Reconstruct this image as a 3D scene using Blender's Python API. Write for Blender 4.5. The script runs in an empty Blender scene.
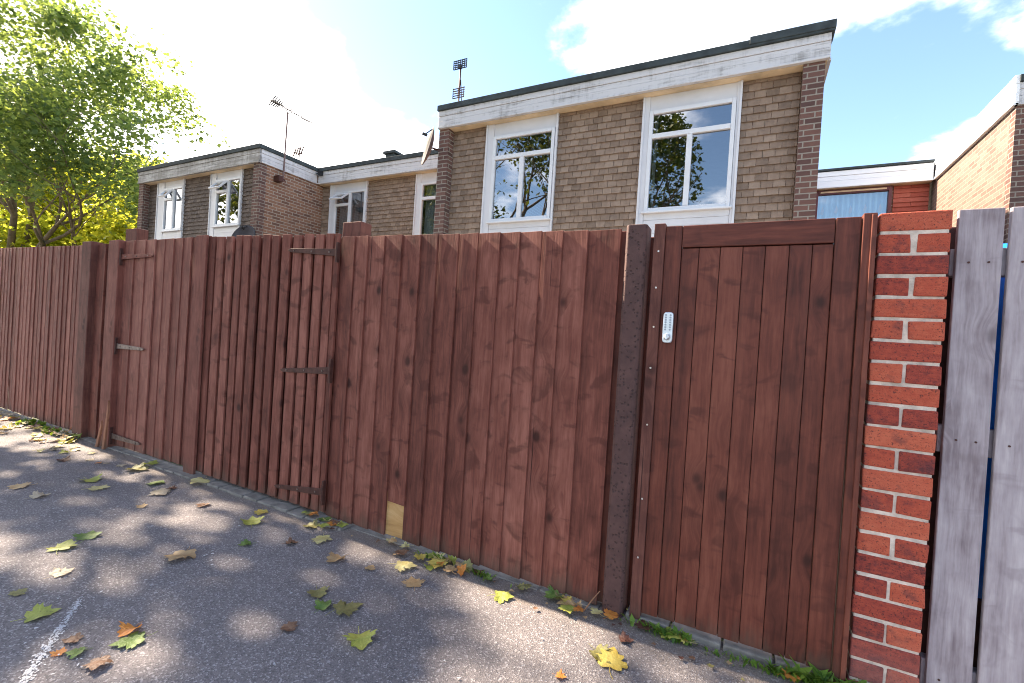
import bpy, bmesh, math, random
import numpy as np
from mathutils import Vector, Matrix
C = bpy.context.scene.collection
S = bpy.context.scene
R = math.radians
# ------------------------------------------------------------------ camera
CAMZ = 1.27
YAW, PITCH, ROLL = 0.473477, -0.0081304, 0.0633618
FPX = 464.26
cyaw, syaw = math.cos(YAW), math.sin(YAW)
FW = np.array([-syaw*math.cos(PITCH), cyaw*math.cos(PITCH), math.sin(PITCH)])
_r = np.array([cyaw, syaw, 0.0]); _u = np.cross(_r, FW)
RT = _r*math.cos(ROLL)+_u*math.sin(ROLL); UP = -_r*math.sin(ROLL)+_u*math.cos(ROLL)
cam_d = bpy.data.cameras.new('camera'); cam = bpy.data.objects.new('camera', cam_d); C.objects.link(cam)
m = Matrix.Identity(4)
for i in range(3):
    m[i][0], m[i][1], m[i][2] = RT[i], UP[i], -FW[i]
m[2][3] = CAMZ
cam.matrix_world = m
cam_d.sensor_width = 36; cam_d.lens = FPX*36/1024; cam_d.clip_end = 2000; cam_d.clip_start = 0.05
S.camera = cam
# ------------------------------------------------------------------ light
SUN_EL, SUN_AZ = R(38), R(3.0)        # azimuth measured from -X towards +Y
sdir = Vector((-math.cos(SUN_EL)*math.cos(SUN_AZ), math.cos(SUN_EL)*math.sin(SUN_AZ), math.sin(SUN_EL)))
sl = bpy.data.lights.new('sun', 'SUN'); sl.energy = 3.5; sl.angle = R(0.55); sl.color = (1.0, 0.845, 0.65)
so = bpy.data.objects.new('sun', sl); C.objects.link(so); so.rotation_euler = sdir.to_track_quat('Z', 'Y').to_euler()
so.location = (0, 0, 40)
W = bpy.data.worlds.new('World'); S.world = W; W.use_nodes = True
nt = W.node_tree; nt.nodes.clear()
def N(nt, t, **kw):
    n = nt.nodes.new(t)
    for k, v in kw.items():
        if k in n.inputs: n.inputs[k].default_value = v
        else: setattr(n, k, v)
    return n
out = N(nt, 'ShaderNodeOutputWorld'); bg = N(nt, 'ShaderNodeBackground'); bg.inputs[1].default_value = 0.062
sky = N(nt, 'ShaderNodeTexSky'); sky.sky_type = 'NISHITA'; sky.sun_disc = False
sky.sun_elevation = SUN_EL; sky.sun_rotation = math.atan2(sdir.x, sdir.y); sky.air_density = 1.0; sky.dust_density = 0.3; sky.ozone_density = 1.5
tc = N(nt, 'ShaderNodeTexCoord'); sep = N(nt, 'ShaderNodeSeparateXYZ'); nt.links.new(tc.outputs['Generated'], sep.inputs[0])
def math_(nt, op, a, b=None, c=None, clamp=False):
    n = nt.nodes.new('ShaderNodeMath'); n.operation = op; n.use_clamp = clamp
    for i, v in enumerate((a, b, c)):
        if v is None: continue
        if isinstance(v, (int, float)): n.inputs[i].default_value = v
        else: nt.links.new(v, n.inputs[i])
    return n.outputs[0]
zz = math_(nt, 'ADD', math_(nt, 'MAXIMUM', sep.outputs[2], 0.0), 0.22)
cx = math_(nt, 'DIVIDE', sep.outputs[0], zz); cyy = math_(nt, 'DIVIDE', sep.outputs[1], zz)
cmb = N(nt, 'ShaderNodeCombineXYZ'); nt.links.new(cx, cmb.inputs[0]); nt.links.new(cyy, cmb.inputs[1]); cmb.inputs[2].default_value = 26.1
no = N(nt, 'ShaderNodeTexNoise', Scale=1.7, Detail=9.0, Roughness=0.55); nt.links.new(cmb.outputs[0], no.inputs['Vector'])
left = N(nt, 'ShaderNodeMapRange'); left.interpolation_type = 'SMOOTHSTEP'
nt.links.new(sep.outputs[0], left.inputs[0]); left.inputs[1].default_value = -0.60; left.inputs[2].default_value = -0.80; left.inputs[3].default_value = 0.0; left.inputs[4].default_value = 0.34
dens = math_(nt, 'ADD', no.outputs[0], left.outputs[0])
cr = N(nt, 'ShaderNodeMapRange'); cr.interpolation_type = 'SMOOTHSTEP'
nt.links.new(dens, cr.inputs[0]); cr.inputs[1].default_value = 0.535; cr.inputs[2].default_value = 0.71
mix = N(nt, 'ShaderNodeMix'); mix.data_type = 'RGBA'
nt.links.new(cr.outputs[0], mix.inputs[0]); nt.links.new(sky.outputs[0], mix.inputs[6]); mix.inputs[7].default_value = (14.2, 13.7, 13.4, 1)
nt.links.new(mix.outputs[2], bg.inputs[0]); nt.links.new(bg.outputs[0], out.inputs[0])
S.view_settings.view_transform = 'Standard'; S.view_settings.look = 'None'
S.view_settings.exposure = 2.75; S.view_settings.gamma = 1.0; S.view_settings.use_curve_mapping = False
S.render.engine = 'CYCLES'
S.cycles.pixel_filter_type = 'BLACKMAN_HARRIS'; S.cycles.filter_width = 1.05

# ------------------------------------------------------------------ helpers
def ray(px, py): return RT*((px-512)/FPX) - UP*((py-341.5)/FPX) + FW
def atY(px, py, Y):
    r = ray(px, py); p = r*(Y/r[1]); return float(p[0]), Y, float(p[2])+CAMZ
def atZ(px, py, z=0.0):
    r = ray(px, py); p = r*((z-CAMZ)/r[2]); return float(p[0]), float(p[1]), z
def aX(px, py, Y=2.2): return atY(px, py, Y)[0]
def aZ(px, py, Y=2.2): return atY(px, py, Y)[2]
rng = random.Random(7)

class MB:
    def __init__(s): s.v = []; s.f = []; s.mi = []; s.m = 0
    def add(s, vs, fs):
        o = len(s.v); s.v += [tuple(v) for v in vs]
        for f in fs: s.f.append(tuple(i+o for i in f)); s.mi.append(s.m)
        return s
    def box(s, x0, x1, y0, y1, z0, z1, tilt=None):
        vs = [(x0,y0,z0),(x1,y0,z0),(x1,y1,z0),(x0,y1,z0),(x0,y0,z1),(x1,y0,z1),(x1,y1,z1),(x0,y1,z1)]
        if tilt: vs = [tilt(Vector(v)) for v in vs]
        return s.add(vs, [(3,2,1,0),(4,5,6,7),(0,1,5,4),(1,2,6,5),(2,3,7,6),(3,0,4,7)])
    def prism(s, poly, axis, a, b):
        # poly: 2D points; extruded on axis between a and b
        n = len(poly)
        def P(p, t): return {'x': (t,p[0],p[1]), 'y': (p[0],t,p[1]), 'z': (p[0],p[1],t)}[axis]
        vs = [P(p, a) for p in poly]+[P(p, b) for p in poly]
        fs = [tuple(range(n)), tuple(range(2*n-1, n-1, -1))]+[(i, n+i, n+(i+1)%n, (i+1)%n) for i in range(n)]
        return s.add(vs, fs)
    def tube(s, pts, rad, n=8, cap=True):
        pts = [Vector(p) for p in pts]
        if not isinstance(rad, (list, tuple)): rad = [rad]*len(pts)
        t0 = (pts[1]-pts[0]).normalized(); ref = Vector((0,0,1)) if abs(t0.z) < .9 else Vector((1,0,0))
        u = t0.cross(ref).normalized(); vs = []; fs = []
        for i, p in enumerate(pts):
            t = (pts[min(i+1, len(pts)-1)]-pts[max(i-1, 0)])
            if t.length < 1e-9: t = t0
            t.normalize(); u = (u-t*u.dot(t)).normalized(); w = t.cross(u)
            for k in range(n):
                a = 2*math.pi*k/n; vs.append(p+(u*math.cos(a)+w*math.sin(a))*rad[i])
        for i in range(len(pts)-1):
            for k in range(n):
                fs.append((i*n+k, i*n+(k+1)%n, (i+1)*n+(k+1)%n, (i+1)*n+k))
        if cap: fs += [tuple(range(n-1, -1, -1)), tuple((len(pts)-1)*n+k for k in range(n))]
        return s.add(vs, fs)
    def build(s, name, mats, parent=None, bevel=0, smooth=False, local=None, seg=2):
        if not isinstance(mats, (list, tuple)): mats = [mats]
        off = Vector(local) if local is not None else (Vector(parent['_o']) if parent is not None and '_o' in parent else Vector((0,0,0)))
        me = bpy.data.meshes.new(name)
        me.from_pydata([Vector(v)-off for v in s.v], [], s.f)
        for mt in mats: me.materials.append(mt)
        if len(mats) > 1: me.polygons.foreach_set('material_index', s.mi)
        me.update()
        bm = bmesh.new(); bm.from_mesh(me); bmesh.ops.recalc_face_normals(bm, faces=bm.faces[:]); bm.to_mesh(me); bm.free()
        uv = me.uv_layers.new(name='UVMap')
        for p in me.polygons:
            n = p.normal; a = max(range(3), key=lambda i: abs(n[i]))
            for li in p.loop_indices:
                c = me.vertices[me.loops[li].vertex_index].co+off
                uv.data[li].uv = {0: (c.y, c.z), 1: (c.x, c.z), 2: (c.x, c.y)}[a]
            p.use_smooth = smooth
        o = bpy.data.objects.new(name, me); C.objects.link(o)
        if parent is not None:
            o.parent = parent; o['_o'] = tuple(off)
        else:
            o.location = off; o['_o'] = tuple(off)
        if bevel:
            b = o.modifiers.new('bevel', 'BEVEL'); b.width = bevel; b.segments = seg; b.limit_method = 'ANGLE'; b.angle_limit = R(40)
        return o
def tag(o, label, cat, group=None, kind=None):
    o['label'] = label; o['category'] = cat
    if group: o['group'] = group
    if kind: o['kind'] = kind
    return o
def thing(name, loc, label, cat, group=None):
    o = bpy.data.objects.new(name, None); C.objects.link(o); o.location = loc; o['_o'] = tuple(loc); o.empty_display_size = .2
    return tag(o, label, cat, group)

# ------------------------------------------------------------------ materials
def mat(name):
    m = bpy.data.materials.new(name); m.use_nodes = True; nt = m.node_tree; nt.nodes.clear()
    o = nt.nodes.new('ShaderNodeOutputMaterial'); b = nt.nodes.new('ShaderNodeBsdfPrincipled'); nt.links.new(b.outputs[0], o.inputs[0])
    return m, nt, b
def L(nt, a, b): nt.links.new(a, b)
def noise(nt, vec, scale, detail=4, rough=.55, dist=0):
    n = N(nt, 'ShaderNodeTexNoise', Scale=scale, Detail=detail, Roughness=rough, Distortion=dist)
    if vec is not None: L(nt, vec, n.inputs['Vector'])
    return n.outputs['Fac']
def ramp(nt, fac, stops):
    r = nt.nodes.new('ShaderNodeValToRGB'); e = r.color_ramp.elements
    while len(e) < len(stops): e.new(0.5)
    for x, (p, c) in zip(e, stops): x.position = p; x.color = (*c, 1) if len(c) == 3 else c
    L(nt, fac, r.inputs[0]); return r.outputs[0]
def mixc(nt, fac, a, b, mode='MIX'):
    n = nt.nodes.new('ShaderNodeMix'); n.data_type = 'RGBA'; n.blend_type = mode
    for i, v in ((0, fac), (6, a), (7, b)):
        if isinstance(v, (int, float)): n.inputs[i].default_value = v
        elif isinstance(v, tuple): n.inputs[i].default_value = (*v, 1) if len(v) == 3 else v
        else: L(nt, v, n.inputs[i])
    return n.outputs[2]
def mrange(nt, v, a, b, c=0, d=1):
    n = nt.nodes.new('ShaderNodeMapRange'); n.interpolation_type = 'SMOOTHSTEP'; L(nt, v, n.inputs[0])
    for i, x in enumerate((a, b, c, d)): n.inputs[i+1].default_value = x
    return n.outputs[0]
def bump(nt, b, h, strength=.5, dist=.01, normal=None):
    n = N(nt, 'ShaderNodeBump', Strength=strength, Distance=dist); L(nt, h, n.inputs['Height'])
    if normal is not None: L(nt, normal, n.inputs['Normal'])
    L(nt, n.outputs[0], b.inputs['Normal']); return n.outputs[0]
def objco(nt): return nt.nodes.new('ShaderNodeTexCoord').outputs['Object']
def uvco(nt): return nt.nodes.new('ShaderNodeTexCoord').outputs['UV']
def island(nt): return nt.nodes.new('ShaderNodeNewGeometry').outputs['Random Per Island']
def vmap(nt, vec, scale=(1,1,1), loc=(0,0,0)):
    n = nt.nodes.new('ShaderNodeMapping'); L(nt, vec, n.inputs[0]); n.inputs['Scale'].default_value = scale; n.inputs['Location'].default_value = loc
    return n.outputs[0]
def vadd(nt, a, b):
    n = nt.nodes.new('ShaderNodeVectorMath'); n.operation = 'ADD'; L(nt, a, n.inputs[0])
    if isinstance(b, tuple): n.inputs[1].default_value = b
    else: L(nt, b, n.inputs[1])
    return n.outputs[0]

def wood(name, dark, mid, light, rough=.75, knots=.8, along='z', streak=1.0, blot=.6):
    m, nt, b = mat(name)
    co = objco(nt); rnd = island(nt)
    rv = N(nt, 'ShaderNodeCombineXYZ'); L(nt, math_(nt, 'MULTIPLY', rnd, 37.0), rv.inputs[0]); L(nt, math_(nt, 'MULTIPLY', rnd, 91.0), rv.inputs[2])
    co2 = vadd(nt, co, rv.outputs[0])
    sc = {'z': (1,1,.07), 'x': (.07,1,1)}[along]; ks = {'z': (6.5,0.2,4.6), 'x': (4.6,.2,6.5)}[along]
    # knots
    vor = N(nt, 'ShaderNodeTexVoronoi', Scale=1.0); L(nt, vmap(nt, co2, ks), vor.inputs['Vector'])
    kd = vor.outputs['Distance']
    kmask = mrange(nt, kd, .20, .07); ksel = math_(nt, 'GREATER_THAN', N_sep(nt, vor.outputs['Color']), .78)
    kmask = math_(nt, 'MULTIPLY', kmask, ksel); halo = math_(nt, 'MULTIPLY', mrange(nt, kd, .55, .1), ksel)
    wob = noise(nt, co2, 3.0, 2)
    warp = N(nt, 'ShaderNodeCombineXYZ')
    wsum = math_(nt, 'ADD', math_(nt, 'MULTIPLY', halo, .035), math_(nt, 'MULTIPLY', wob, .03))
    L(nt, wsum, warp.inputs[0 if along == 'z' else 2])
    gco = vmap(nt, vadd(nt, co2, warp.outputs[0]), sc)
    g = noise(nt, gco, 95, 5, .6); g2 = noise(nt, gco, 28, 3, .5)
    bl = noise(nt, vmap(nt, co2, {'z': (1,1,.45), 'x': (.45,1,1)}[along]), 9, 4, .6)
    f = math_(nt, 'ADD', math_(nt, 'MULTIPLY', g, .36*streak), math_(nt, 'MULTIPLY', g2, .30*streak))
    f = math_(nt, 'ADD', f, math_(nt, 'MULTIPLY', bl, blot))
    f = math_(nt, 'ADD', f, math_(nt, 'MULTIPLY', math_(nt, 'SUBTRACT', rnd, .5), .22))
    c0 = .33*streak+blot*.5
    f = math_(nt, 'ADD', f, .5-c0)
    col = ramp(nt, f, [(.30, dark), (.5, mid), (.72, light)])
    kc = tuple(x*.62 for x in dark)
    smk = noise(nt, vmap(nt, co2, {'z': (7,1,11), 'x': (11,1,7)}[along]), 1.0, 3, .5, .6)
    col = mixc(nt, math_(nt, 'MULTIPLY', mrange(nt, smk, .54, .69), .6*knots), col, dark)
    col = mixc(nt, math_(nt, 'MULTIPLY', halo, .35*knots), col, dark)
    col = mixc(nt, math_(nt, 'MULTIPLY', kmask, knots), col, kc)
    if along == 'z':
        sp = noise(nt, vmap(nt, co2, (55,55,.55)), 1.0, 2, .5)
        col = mixc(nt, mrange(nt, sp, .70, .745), col, kc)
        pale = noise(nt, vmap(nt, co2, (5,5,.9)), 1.0, 4, .6)
        col = mixc(nt, math_(nt, 'MULTIPLY', mrange(nt, pale, .55, .75), .35), col, light)
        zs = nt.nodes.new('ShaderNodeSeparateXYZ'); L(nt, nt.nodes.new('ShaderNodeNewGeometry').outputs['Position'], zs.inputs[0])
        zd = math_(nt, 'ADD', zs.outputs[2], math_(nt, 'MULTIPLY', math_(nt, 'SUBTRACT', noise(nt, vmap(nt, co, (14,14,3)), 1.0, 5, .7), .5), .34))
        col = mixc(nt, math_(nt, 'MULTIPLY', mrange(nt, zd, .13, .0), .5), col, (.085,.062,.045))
    L(nt, col, b.inputs['Base Color']); b.inputs['Roughness'].default_value = rough; b.inputs['Specular IOR Level'].default_value = .3
    h = math_(nt, 'ADD', g, math_(nt, 'MULTIPLY', g2, .6))
    bump(nt, b, h, .45, .004)
    return m
def N_sep(nt, col):
    s = nt.nodes.new('ShaderNodeSeparateColor'); L(nt, col, s.inputs[0]); return s.outputs[0]

M = {}
M['fence'] = wood('stained_fence_wood', (.066,.0175,.0115), (.170,.0515,.0350), (.305,.115,.082), blot=.42, knots=1)
M['fence_old_hazed'] = wood('weathered_hazed_fence_wood', (.108,.0320,.0225), (.204,.0670,.0475), (.320,.126,.092), streak=1.2, blot=.42, knots=.6)  # old wood, its colour lightened to paint haze over the left boards
M['gate'] = wood('dark_gate_wood', (.056,.0130,.0080), (.136,.0345,.0205), (.225,.070,.043), rough=.6, knots=1, blot=.45)
M['gate_rail'] = wood('dark_gate_rail_wood', (.056,.0130,.0080), (.136,.0345,.0205), (.225,.070,.043), rough=.6, knots=1, along='x', blot=.45)
M['raw'] = wood('bare_yellow_wood', (.30,.15,.055), (.46,.26,.10), (.58,.36,.17), along='x', knots=.2)
M['post'] = wood('post_wood', (.075,.024,.018), (.14,.05,.036), (.21,.09,.065), streak=1.2)
M['grey'] = wood('weathered_grey_planks', (.20,.155,.165), (.35,.295,.31), (.48,.42,.43), knots=.6, rough=.85, streak=1.3, blot=.75)
M['stake'] = wood('splintered_stake_wood', (.20,.08,.045), (.32,.14,.08), (.42,.22,.13))

def simple(name, col, rough=.6, metal=0, var=0, scale=8, bmp=0, bscale=60, spec=.4):
    m, nt, b = mat(name)
    if var:
        f = noise(nt, objco(nt), scale, 5, .6)
        L(nt, ramp(nt, f, [(.3, tuple(max(0, c*(1-var)) for c in col)), (.7, tuple(c*(1+var) for c in col))]), b.inputs['Base Color'])
    else: b.inputs['Base Color'].default_value = (*col, 1)
    b.inputs['Roughness'].default_value = rough; b.inputs['Metallic'].default_value = metal; b.inputs['Specular IOR Level'].default_value = spec
    if bmp: bump(nt, b, noise(nt, objco(nt), bscale, 4, .6), bmp, .004)
    return m
M['white'] = simple('white_upvc', (.64,.64,.66), .35, var=.04, scale=5)
M['panel'] = simple('white_panel', (.60,.59,.61), .45, var=.06, scale=3)
M['felt'] = simple('dark_roof_felt', (.035,.045,.048), .8, var=.4, scale=6, bmp=.3)
M['soffit'] = simple('tan_soffit', (.60,.47,.31), .7, var=.25, scale=3)
M['room'] = simple('room_plaster', (.16,.15,.14), .9)
M['floorb'] = simple('room_floor', (.06,.05,.04), .9)
M['metal_dark'] = simple('dark_rusty_iron', (.075,.029,.022), .65, .3, var=.35, scale=30, bmp=.3)
M['metal_worn'] = simple('worn_grey_iron', (.14,.10,.085), .5, .4, var=.5, scale=40)
M['alu'] = simple('dull_aluminium', (.40,.39,.40), .4, .8, var=.15)
M['steel'] = simple('brushed_steel', (.62,.64,.68), .35, .55, var=.08, scale=40)
M['steel_dark'] = simple('steel_button_grey', (.30,.32,.37), .4, .5)
M['screw'] = simple('pale_screw_head', (.60,.55,.50), .4, .4)
M['blackplast'] = simple('black_plastic', (.02,.02,.022), .5)
M['aerial_red'] = simple('rusty_aerial_metal', (.16,.10,.09), .6, .4)
M['dish'] = simple('weathered_grey_dish', (.055,.048,.052), .8, .0, var=.3, scale=8)
M['dishback'] = simple('rust_brown_dish', (.13,.09,.088), .7, .1, var=.4, scale=10)
M['maroon'] = simple('maroon_window_frame', (.10,.018,.022), .45, var=.1)
M['blue'] = simple('blue_plastic_sheet', (.02,.24,.90), .5, var=.35, scale=4, bmp=.5, bscale=9)
M['earth'] = simple('garden_soil_and_grass', (.06,.075,.03), .95, var=.5, scale=1.5, bmp=.5)
M['slab'] = simple('garden_concrete_slabs', (.26,.24,.22), .9, var=.2, scale=2)
M['edging'] = simple('grey_edging_blocks', (.20,.18,.16), .85, var=.35, scale=14, bmp=.5, bscale=80)
M['bark'] = simple('tree_bark', (.15,.115,.08), .9, var=.35, scale=7, bmp=.8, bscale=14)
M['paint'] = simple('worn_white_paint', (.50,.50,.53), .7, var=.2, scale=30)
M['twig'] = simple('brown_twig', (.22,.11,.06), .8)

def fascia_mat(name, grime, base=(.70,.70,.71)):
    m, nt, b = mat(name); co = objco(nt)
    a = noise(nt, vmap(nt, co, (1,1,5)), 1.6, 7, .65); s = noise(nt, vmap(nt, co, (9,9,.8)), 1.5, 5, .7); d = noise(nt, vmap(nt, co, (.5,.5,12)), 3.0, 5, .7)
    f = math_(nt, 'ADD', math_(nt, 'MULTIPLY', a, .5), math_(nt, 'ADD', math_(nt, 'MULTIPLY', s, .25), math_(nt, 'MULTIPLY', d, .25)))
    f = math_(nt, 'MULTIPLY', mrange(nt, f, .66-grime*.35, .80-grime*.30), min(1, grime*1.5+.15))
    col = mixc(nt, f, base, (.17,.155,.14))
    r = mrange(nt, noise(nt, co, 3.3, 6, .75), .68, .78)
    col = mixc(nt, math_(nt, 'MULTIPLY', r, .5), col, (.30,.15,.09))
    L(nt, col, b.inputs['Base Color']); b.inputs['Roughness'].default_value = .55
    bump(nt, b, d, .15, .004)
    return m
M['fascia_clean'] = fascia_mat('clean_white_fascia', .05, (.78,.78,.79))
M['fascia'] = fascia_mat('weathered_white_fascia', .50, (.55,.53,.53))
M['fascia_grimy'] = fascia_mat('grimy_peeling_fascia', .80, (.46,.44,.43))

def brickwork(name, cols, mortar, pit=.12, scl=1.0):
    m, nt, b = mat(name); uv = uvco(nt)
    br = N(nt, 'ShaderNodeTexBrick'); L(nt, uv, br.inputs['Vector'])
    br.inputs['Scale'].default_value = 1/.225*.5*scl; br.inputs['Mortar Size'].default_value = .02; br.inputs['Mortar Smooth'].default_value = .15
    br.inputs['Brick Width'].default_value = .5; br.inputs['Row Height'].default_value = .5*.075/.225; br.inputs['Bias'].default_value = 0
    br.inputs['Color1'].default_value = (0,0,0,1); br.inputs['Color2'].default_value = (1,1,1,1); br.inputs['Mortar'].default_value = (.5,.5,.5,1)
    f = N_sep(nt, br.outputs['Color']); n1 = noise(nt, uv, 30, 4, .7)
    f2 = math_(nt, 'ADD', math_(nt, 'MULTIPLY', f, .75), math_(nt, 'MULTIPLY', n1, .3))
    c = ramp(nt, f2, list(zip((.15, .4, .65, .9), cols)))
    sp = mrange(nt, noise(nt, uv, 120, 2, .6), .62, .72)
    c = mixc(nt, math_(nt, 'MULTIPLY', sp, .5), c, (.03,.02,.02))
    mo = mixc(nt, noise(nt, uv, 20, 3), tuple(x*.7 for x in mortar), mortar)
    c = mixc(nt, br.outputs['Fac'], c, mo)
    st = mrange(nt, noise(nt, vmap(nt, uv, (1,.35,1)), 1.3, 5, .6), .4, .75)
    c = mixc(nt, math_(nt, 'MULTIPLY', st, .25), c, (.10,.08,.07))
    L(nt, c, b.inputs['Base Color']); b.inputs['Roughness'].default_value = .88
    h = math_(nt, 'SUBTRACT', math_(nt, 'MULTIPLY', n1, pit*2), br.outputs['Fac'])
    bump(nt, b, h, .8, .008)
    return m
M['brick'] = brickwork('brown_house_brick', [(.13,.062,.042), (.22,.105,.062), (.28,.14,.082), (.19,.092,.062)], (.42,.36,.29))
M['brick_dark'] = brickwork('dark_pier_brick', [(.075,.036,.030), (.115,.053,.042), (.155,.073,.054), (.10,.048,.040)], (.30,.255,.21))
M['brick_tan'] = brickwork('buff_house_brick', [(.135,.078,.062), (.18,.108,.086), (.21,.138,.112), (.155,.092,.074)], (.27,.215,.165))

def tilemat(name, cols, rough=.85):
    m, nt, b = mat(name); co = objco(nt); r = island(nt)
    n = noise(nt, co, 16, 5, .65); s = noise(nt, vmap(nt, co, (6,6,1.1)), 3, 4, .6)
    f = math_(nt, 'ADD', math_(nt, 'MULTIPLY', r, .34), math_(nt, 'ADD', math_(nt, 'MULTIPLY', n, .50), math_(nt, 'MULTIPLY', s, .38)))
    c = ramp(nt, f, list(zip((.34, .6, .88), cols)))
    lich = mrange(nt, noise(nt, co, 11, 5, .7), .66, .74)
    c = mixc(nt, math_(nt, 'MULTIPLY', lich, .35), c, (.36,.29,.17))
    L(nt, c, b.inputs['Base Color']); b.inputs['Roughness'].default_value = rough
    bump(nt, b, noise(nt, co, 90, 3, .6), .35, .003); return m
M['tile'] = tilemat('brown_hung_tiles', [(.150,.101,.070), (.232,.159,.113), (.32,.229,.168)])
M['tile_dark'] = tilemat('dark_brown_hung_tiles', [(.075,.053,.043), (.118,.085,.068), (.17,.125,.10)])
M['tile_red'] = tilemat('red_painted_tiles', [(.22,.045,.03), (.32,.07,.045), (.38,.11,.075)])

def pillar_brick():
    m, nt, b = mat('red_pillar_brick'); co = objco(nt); r = island(nt)
    n = noise(nt, co, 38, 5, .7); n2 = noise(nt, vmap(nt, co, (14,14,70)), 1.0, 5, .75)
    f = math_(nt, 'ADD', math_(nt, 'MULTIPLY', r, .36), math_(nt, 'ADD', math_(nt, 'MULTIPLY', n, .42), math_(nt, 'MULTIPLY', n2, .34)))
    c = ramp(nt, f, [(.32, (.12,.024,.022)), (.43, (.31,.047,.029)), (.57, (.44,.077,.038)), (.78, (.55,.130,.066))])
    blot = mrange(nt, noise(nt, co, 13, 4, .65), .54, .70)
    c = mixc(nt, math_(nt, 'MULTIPLY', blot, .55), c, (.065,.026,.034))
    sp = mrange(nt, noise(nt, co, 170, 3, .6), .57, .66); c = mixc(nt, math_(nt, 'MULTIPLY', sp, .75), c, (.035,.012,.014))
    sm = mrange(nt, noise(nt, vmap(nt, co, (20,20,50)), 1, 4, .7), .66, .76); c = mixc(nt, math_(nt, 'MULTIPLY', sm, .35), c, (.40,.30,.24))
    z = nt.nodes.new('ShaderNodeSeparateXYZ'); L(nt, co, z.inputs[0])
    low = math_(nt, 'MULTIPLY', mrange(nt, z.outputs[2], .30, .05), math_(nt, 'ADD', math_(nt, 'MULTIPLY', n, .7), .1))
    c = mixc(nt, low, c, (.24,.13,.12))
    L(nt, c, b.inputs['Base Color']); b.inputs['Roughness'].default_value = .9
    h = math_(nt, 'ADD', noise(nt, co, 120, 5, .7), math_(nt, 'MULTIPLY', n2, .8)); bump(nt, b, h, .9, .006); return m
M['pbrick'] = pillar_brick()
M['mortar'] = simple('pale_mortar', (.60,.49,.41), .95, var=.3, scale=25, bmp=.9, bscale=140)

def concrete_post():
    m, nt, b = mat('brown_painted_concrete'); co = objco(nt)
    v = N(nt, 'ShaderNodeTexVoronoi', Scale=70.0); L(nt, vadd(nt, co, (0,0,0)), v.inputs['Vector'])
    sel = math_(nt, 'GREATER_THAN', N_sep(nt, v.outputs['Color']), .55)
    pit = math_(nt, 'MULTIPLY', mrange(nt, v.outputs['Distance'], .42, .22), sel)
    f = noise(nt, co, 14, 5, .65)
    c = ramp(nt, f, [(.3, (.060,.026,.023)), (.7, (.105,.048,.041))]); c = mixc(nt, math_(nt, 'MULTIPLY', pit, .6), c, (.03,.013,.011))
    L(nt, c, b.inputs['Base Color']); b.inputs['Roughness'].default_value = .8
    bump(nt, b, math_(nt, 'SUBTRACT', math_(nt, 'MULTIPLY', noise(nt, co, 160, 4), .3), pit), .9, .005); return m
M['concrete'] = concrete_post()

def asphalt():
    m, nt, b = mat('worn_asphalt'); co = objco(nt)
    v = N(nt, 'ShaderNodeTexVoronoi', Scale=170.0); L(nt, co, v.inputs['Vector']); stone = N_sep(nt, v.outputs['Color'])
    big = noise(nt, co, .9, 6, .6); mid = noise(nt, co, 7, 5, .65); fine = noise(nt, co, 420, 2, .6)
    f = math_(nt, 'ADD', math_(nt, 'MULTIPLY', big, .5), math_(nt, 'ADD', math_(nt, 'MULTIPLY', mid, .25), math_(nt, 'MULTIPLY', fine, .25)))
    c = ramp(nt, f, [(.3, (.132,.118,.122)), (.5, (.196,.174,.178)), (.7, (.268,.238,.238))])
    c = mixc(nt, math_(nt, 'MULTIPLY', math_(nt, 'GREATER_THAN', stone, .86), .55), c, (.46,.43,.44))
    c = mixc(nt, math_(nt, 'MULTIPLY', math_(nt, 'LESS_THAN', stone, .25), .5), c, (.082,.074,.080))
    v2 = N(nt, 'ShaderNodeTexVoronoi', Scale=26.0); L(nt, vadd(nt, co, vmap(nt, co, (.0,.0,.0))), v2.inputs['Vector'])
    spk = math_(nt, 'MULTIPLY', mrange(nt, v2.outputs['Distance'], .16, .08), math_(nt, 'GREATER_THAN', N_sep(nt, v2.outputs['Color']), .90))
    c = mixc(nt, math_(nt, 'MULTIPLY', spk, .5), c, (.42,.41,.43))
    # pale bird-lime smears
    sm = math_(nt, 'MULTIPLY', mrange(nt, noise(nt, vmap(nt, co, (4.0,9.0,1)), 1.0, 6, .7), .68, .76), mrange(nt, big, .45, .6))
    c = mixc(nt, math_(nt, 'MULTIPLY', sm, .5), c, (.42,.41,.44))
    # soil washed against the fence foot
    sx = nt.nodes.new('ShaderNodeSeparateXYZ'); L(nt, co, sx.inputs[0])
    yy = math_(nt, 'ADD', sx.outputs[1], math_(nt, 'MULTIPLY', math_(nt, 'SUBTRACT', mid, .5), .22))
    soil = mrange(nt, yy, 1.93, 2.15); soil = math_(nt, 'MULTIPLY', soil, math_(nt, 'ADD', math_(nt, 'MULTIPLY', mid, .8), .3), clamp=True)
    c = mixc(nt, math_(nt, 'MULTIPLY', soil, .75), c, (.20,.155,.115))
    L(nt, c, b.inputs['Base Color']); b.inputs['Roughness'].default_value = .85; b.inputs['Specular IOR Level'].default_value = .35
    h = math_(nt, 'ADD', math_(nt, 'MULTIPLY', v.outputs['Distance'], .9), math_(nt, 'ADD', fine, math_(nt, 'MULTIPLY', mid, .6))); bump(nt, b, h, .8, .006); return m
M['asphalt'] = asphalt()

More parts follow.
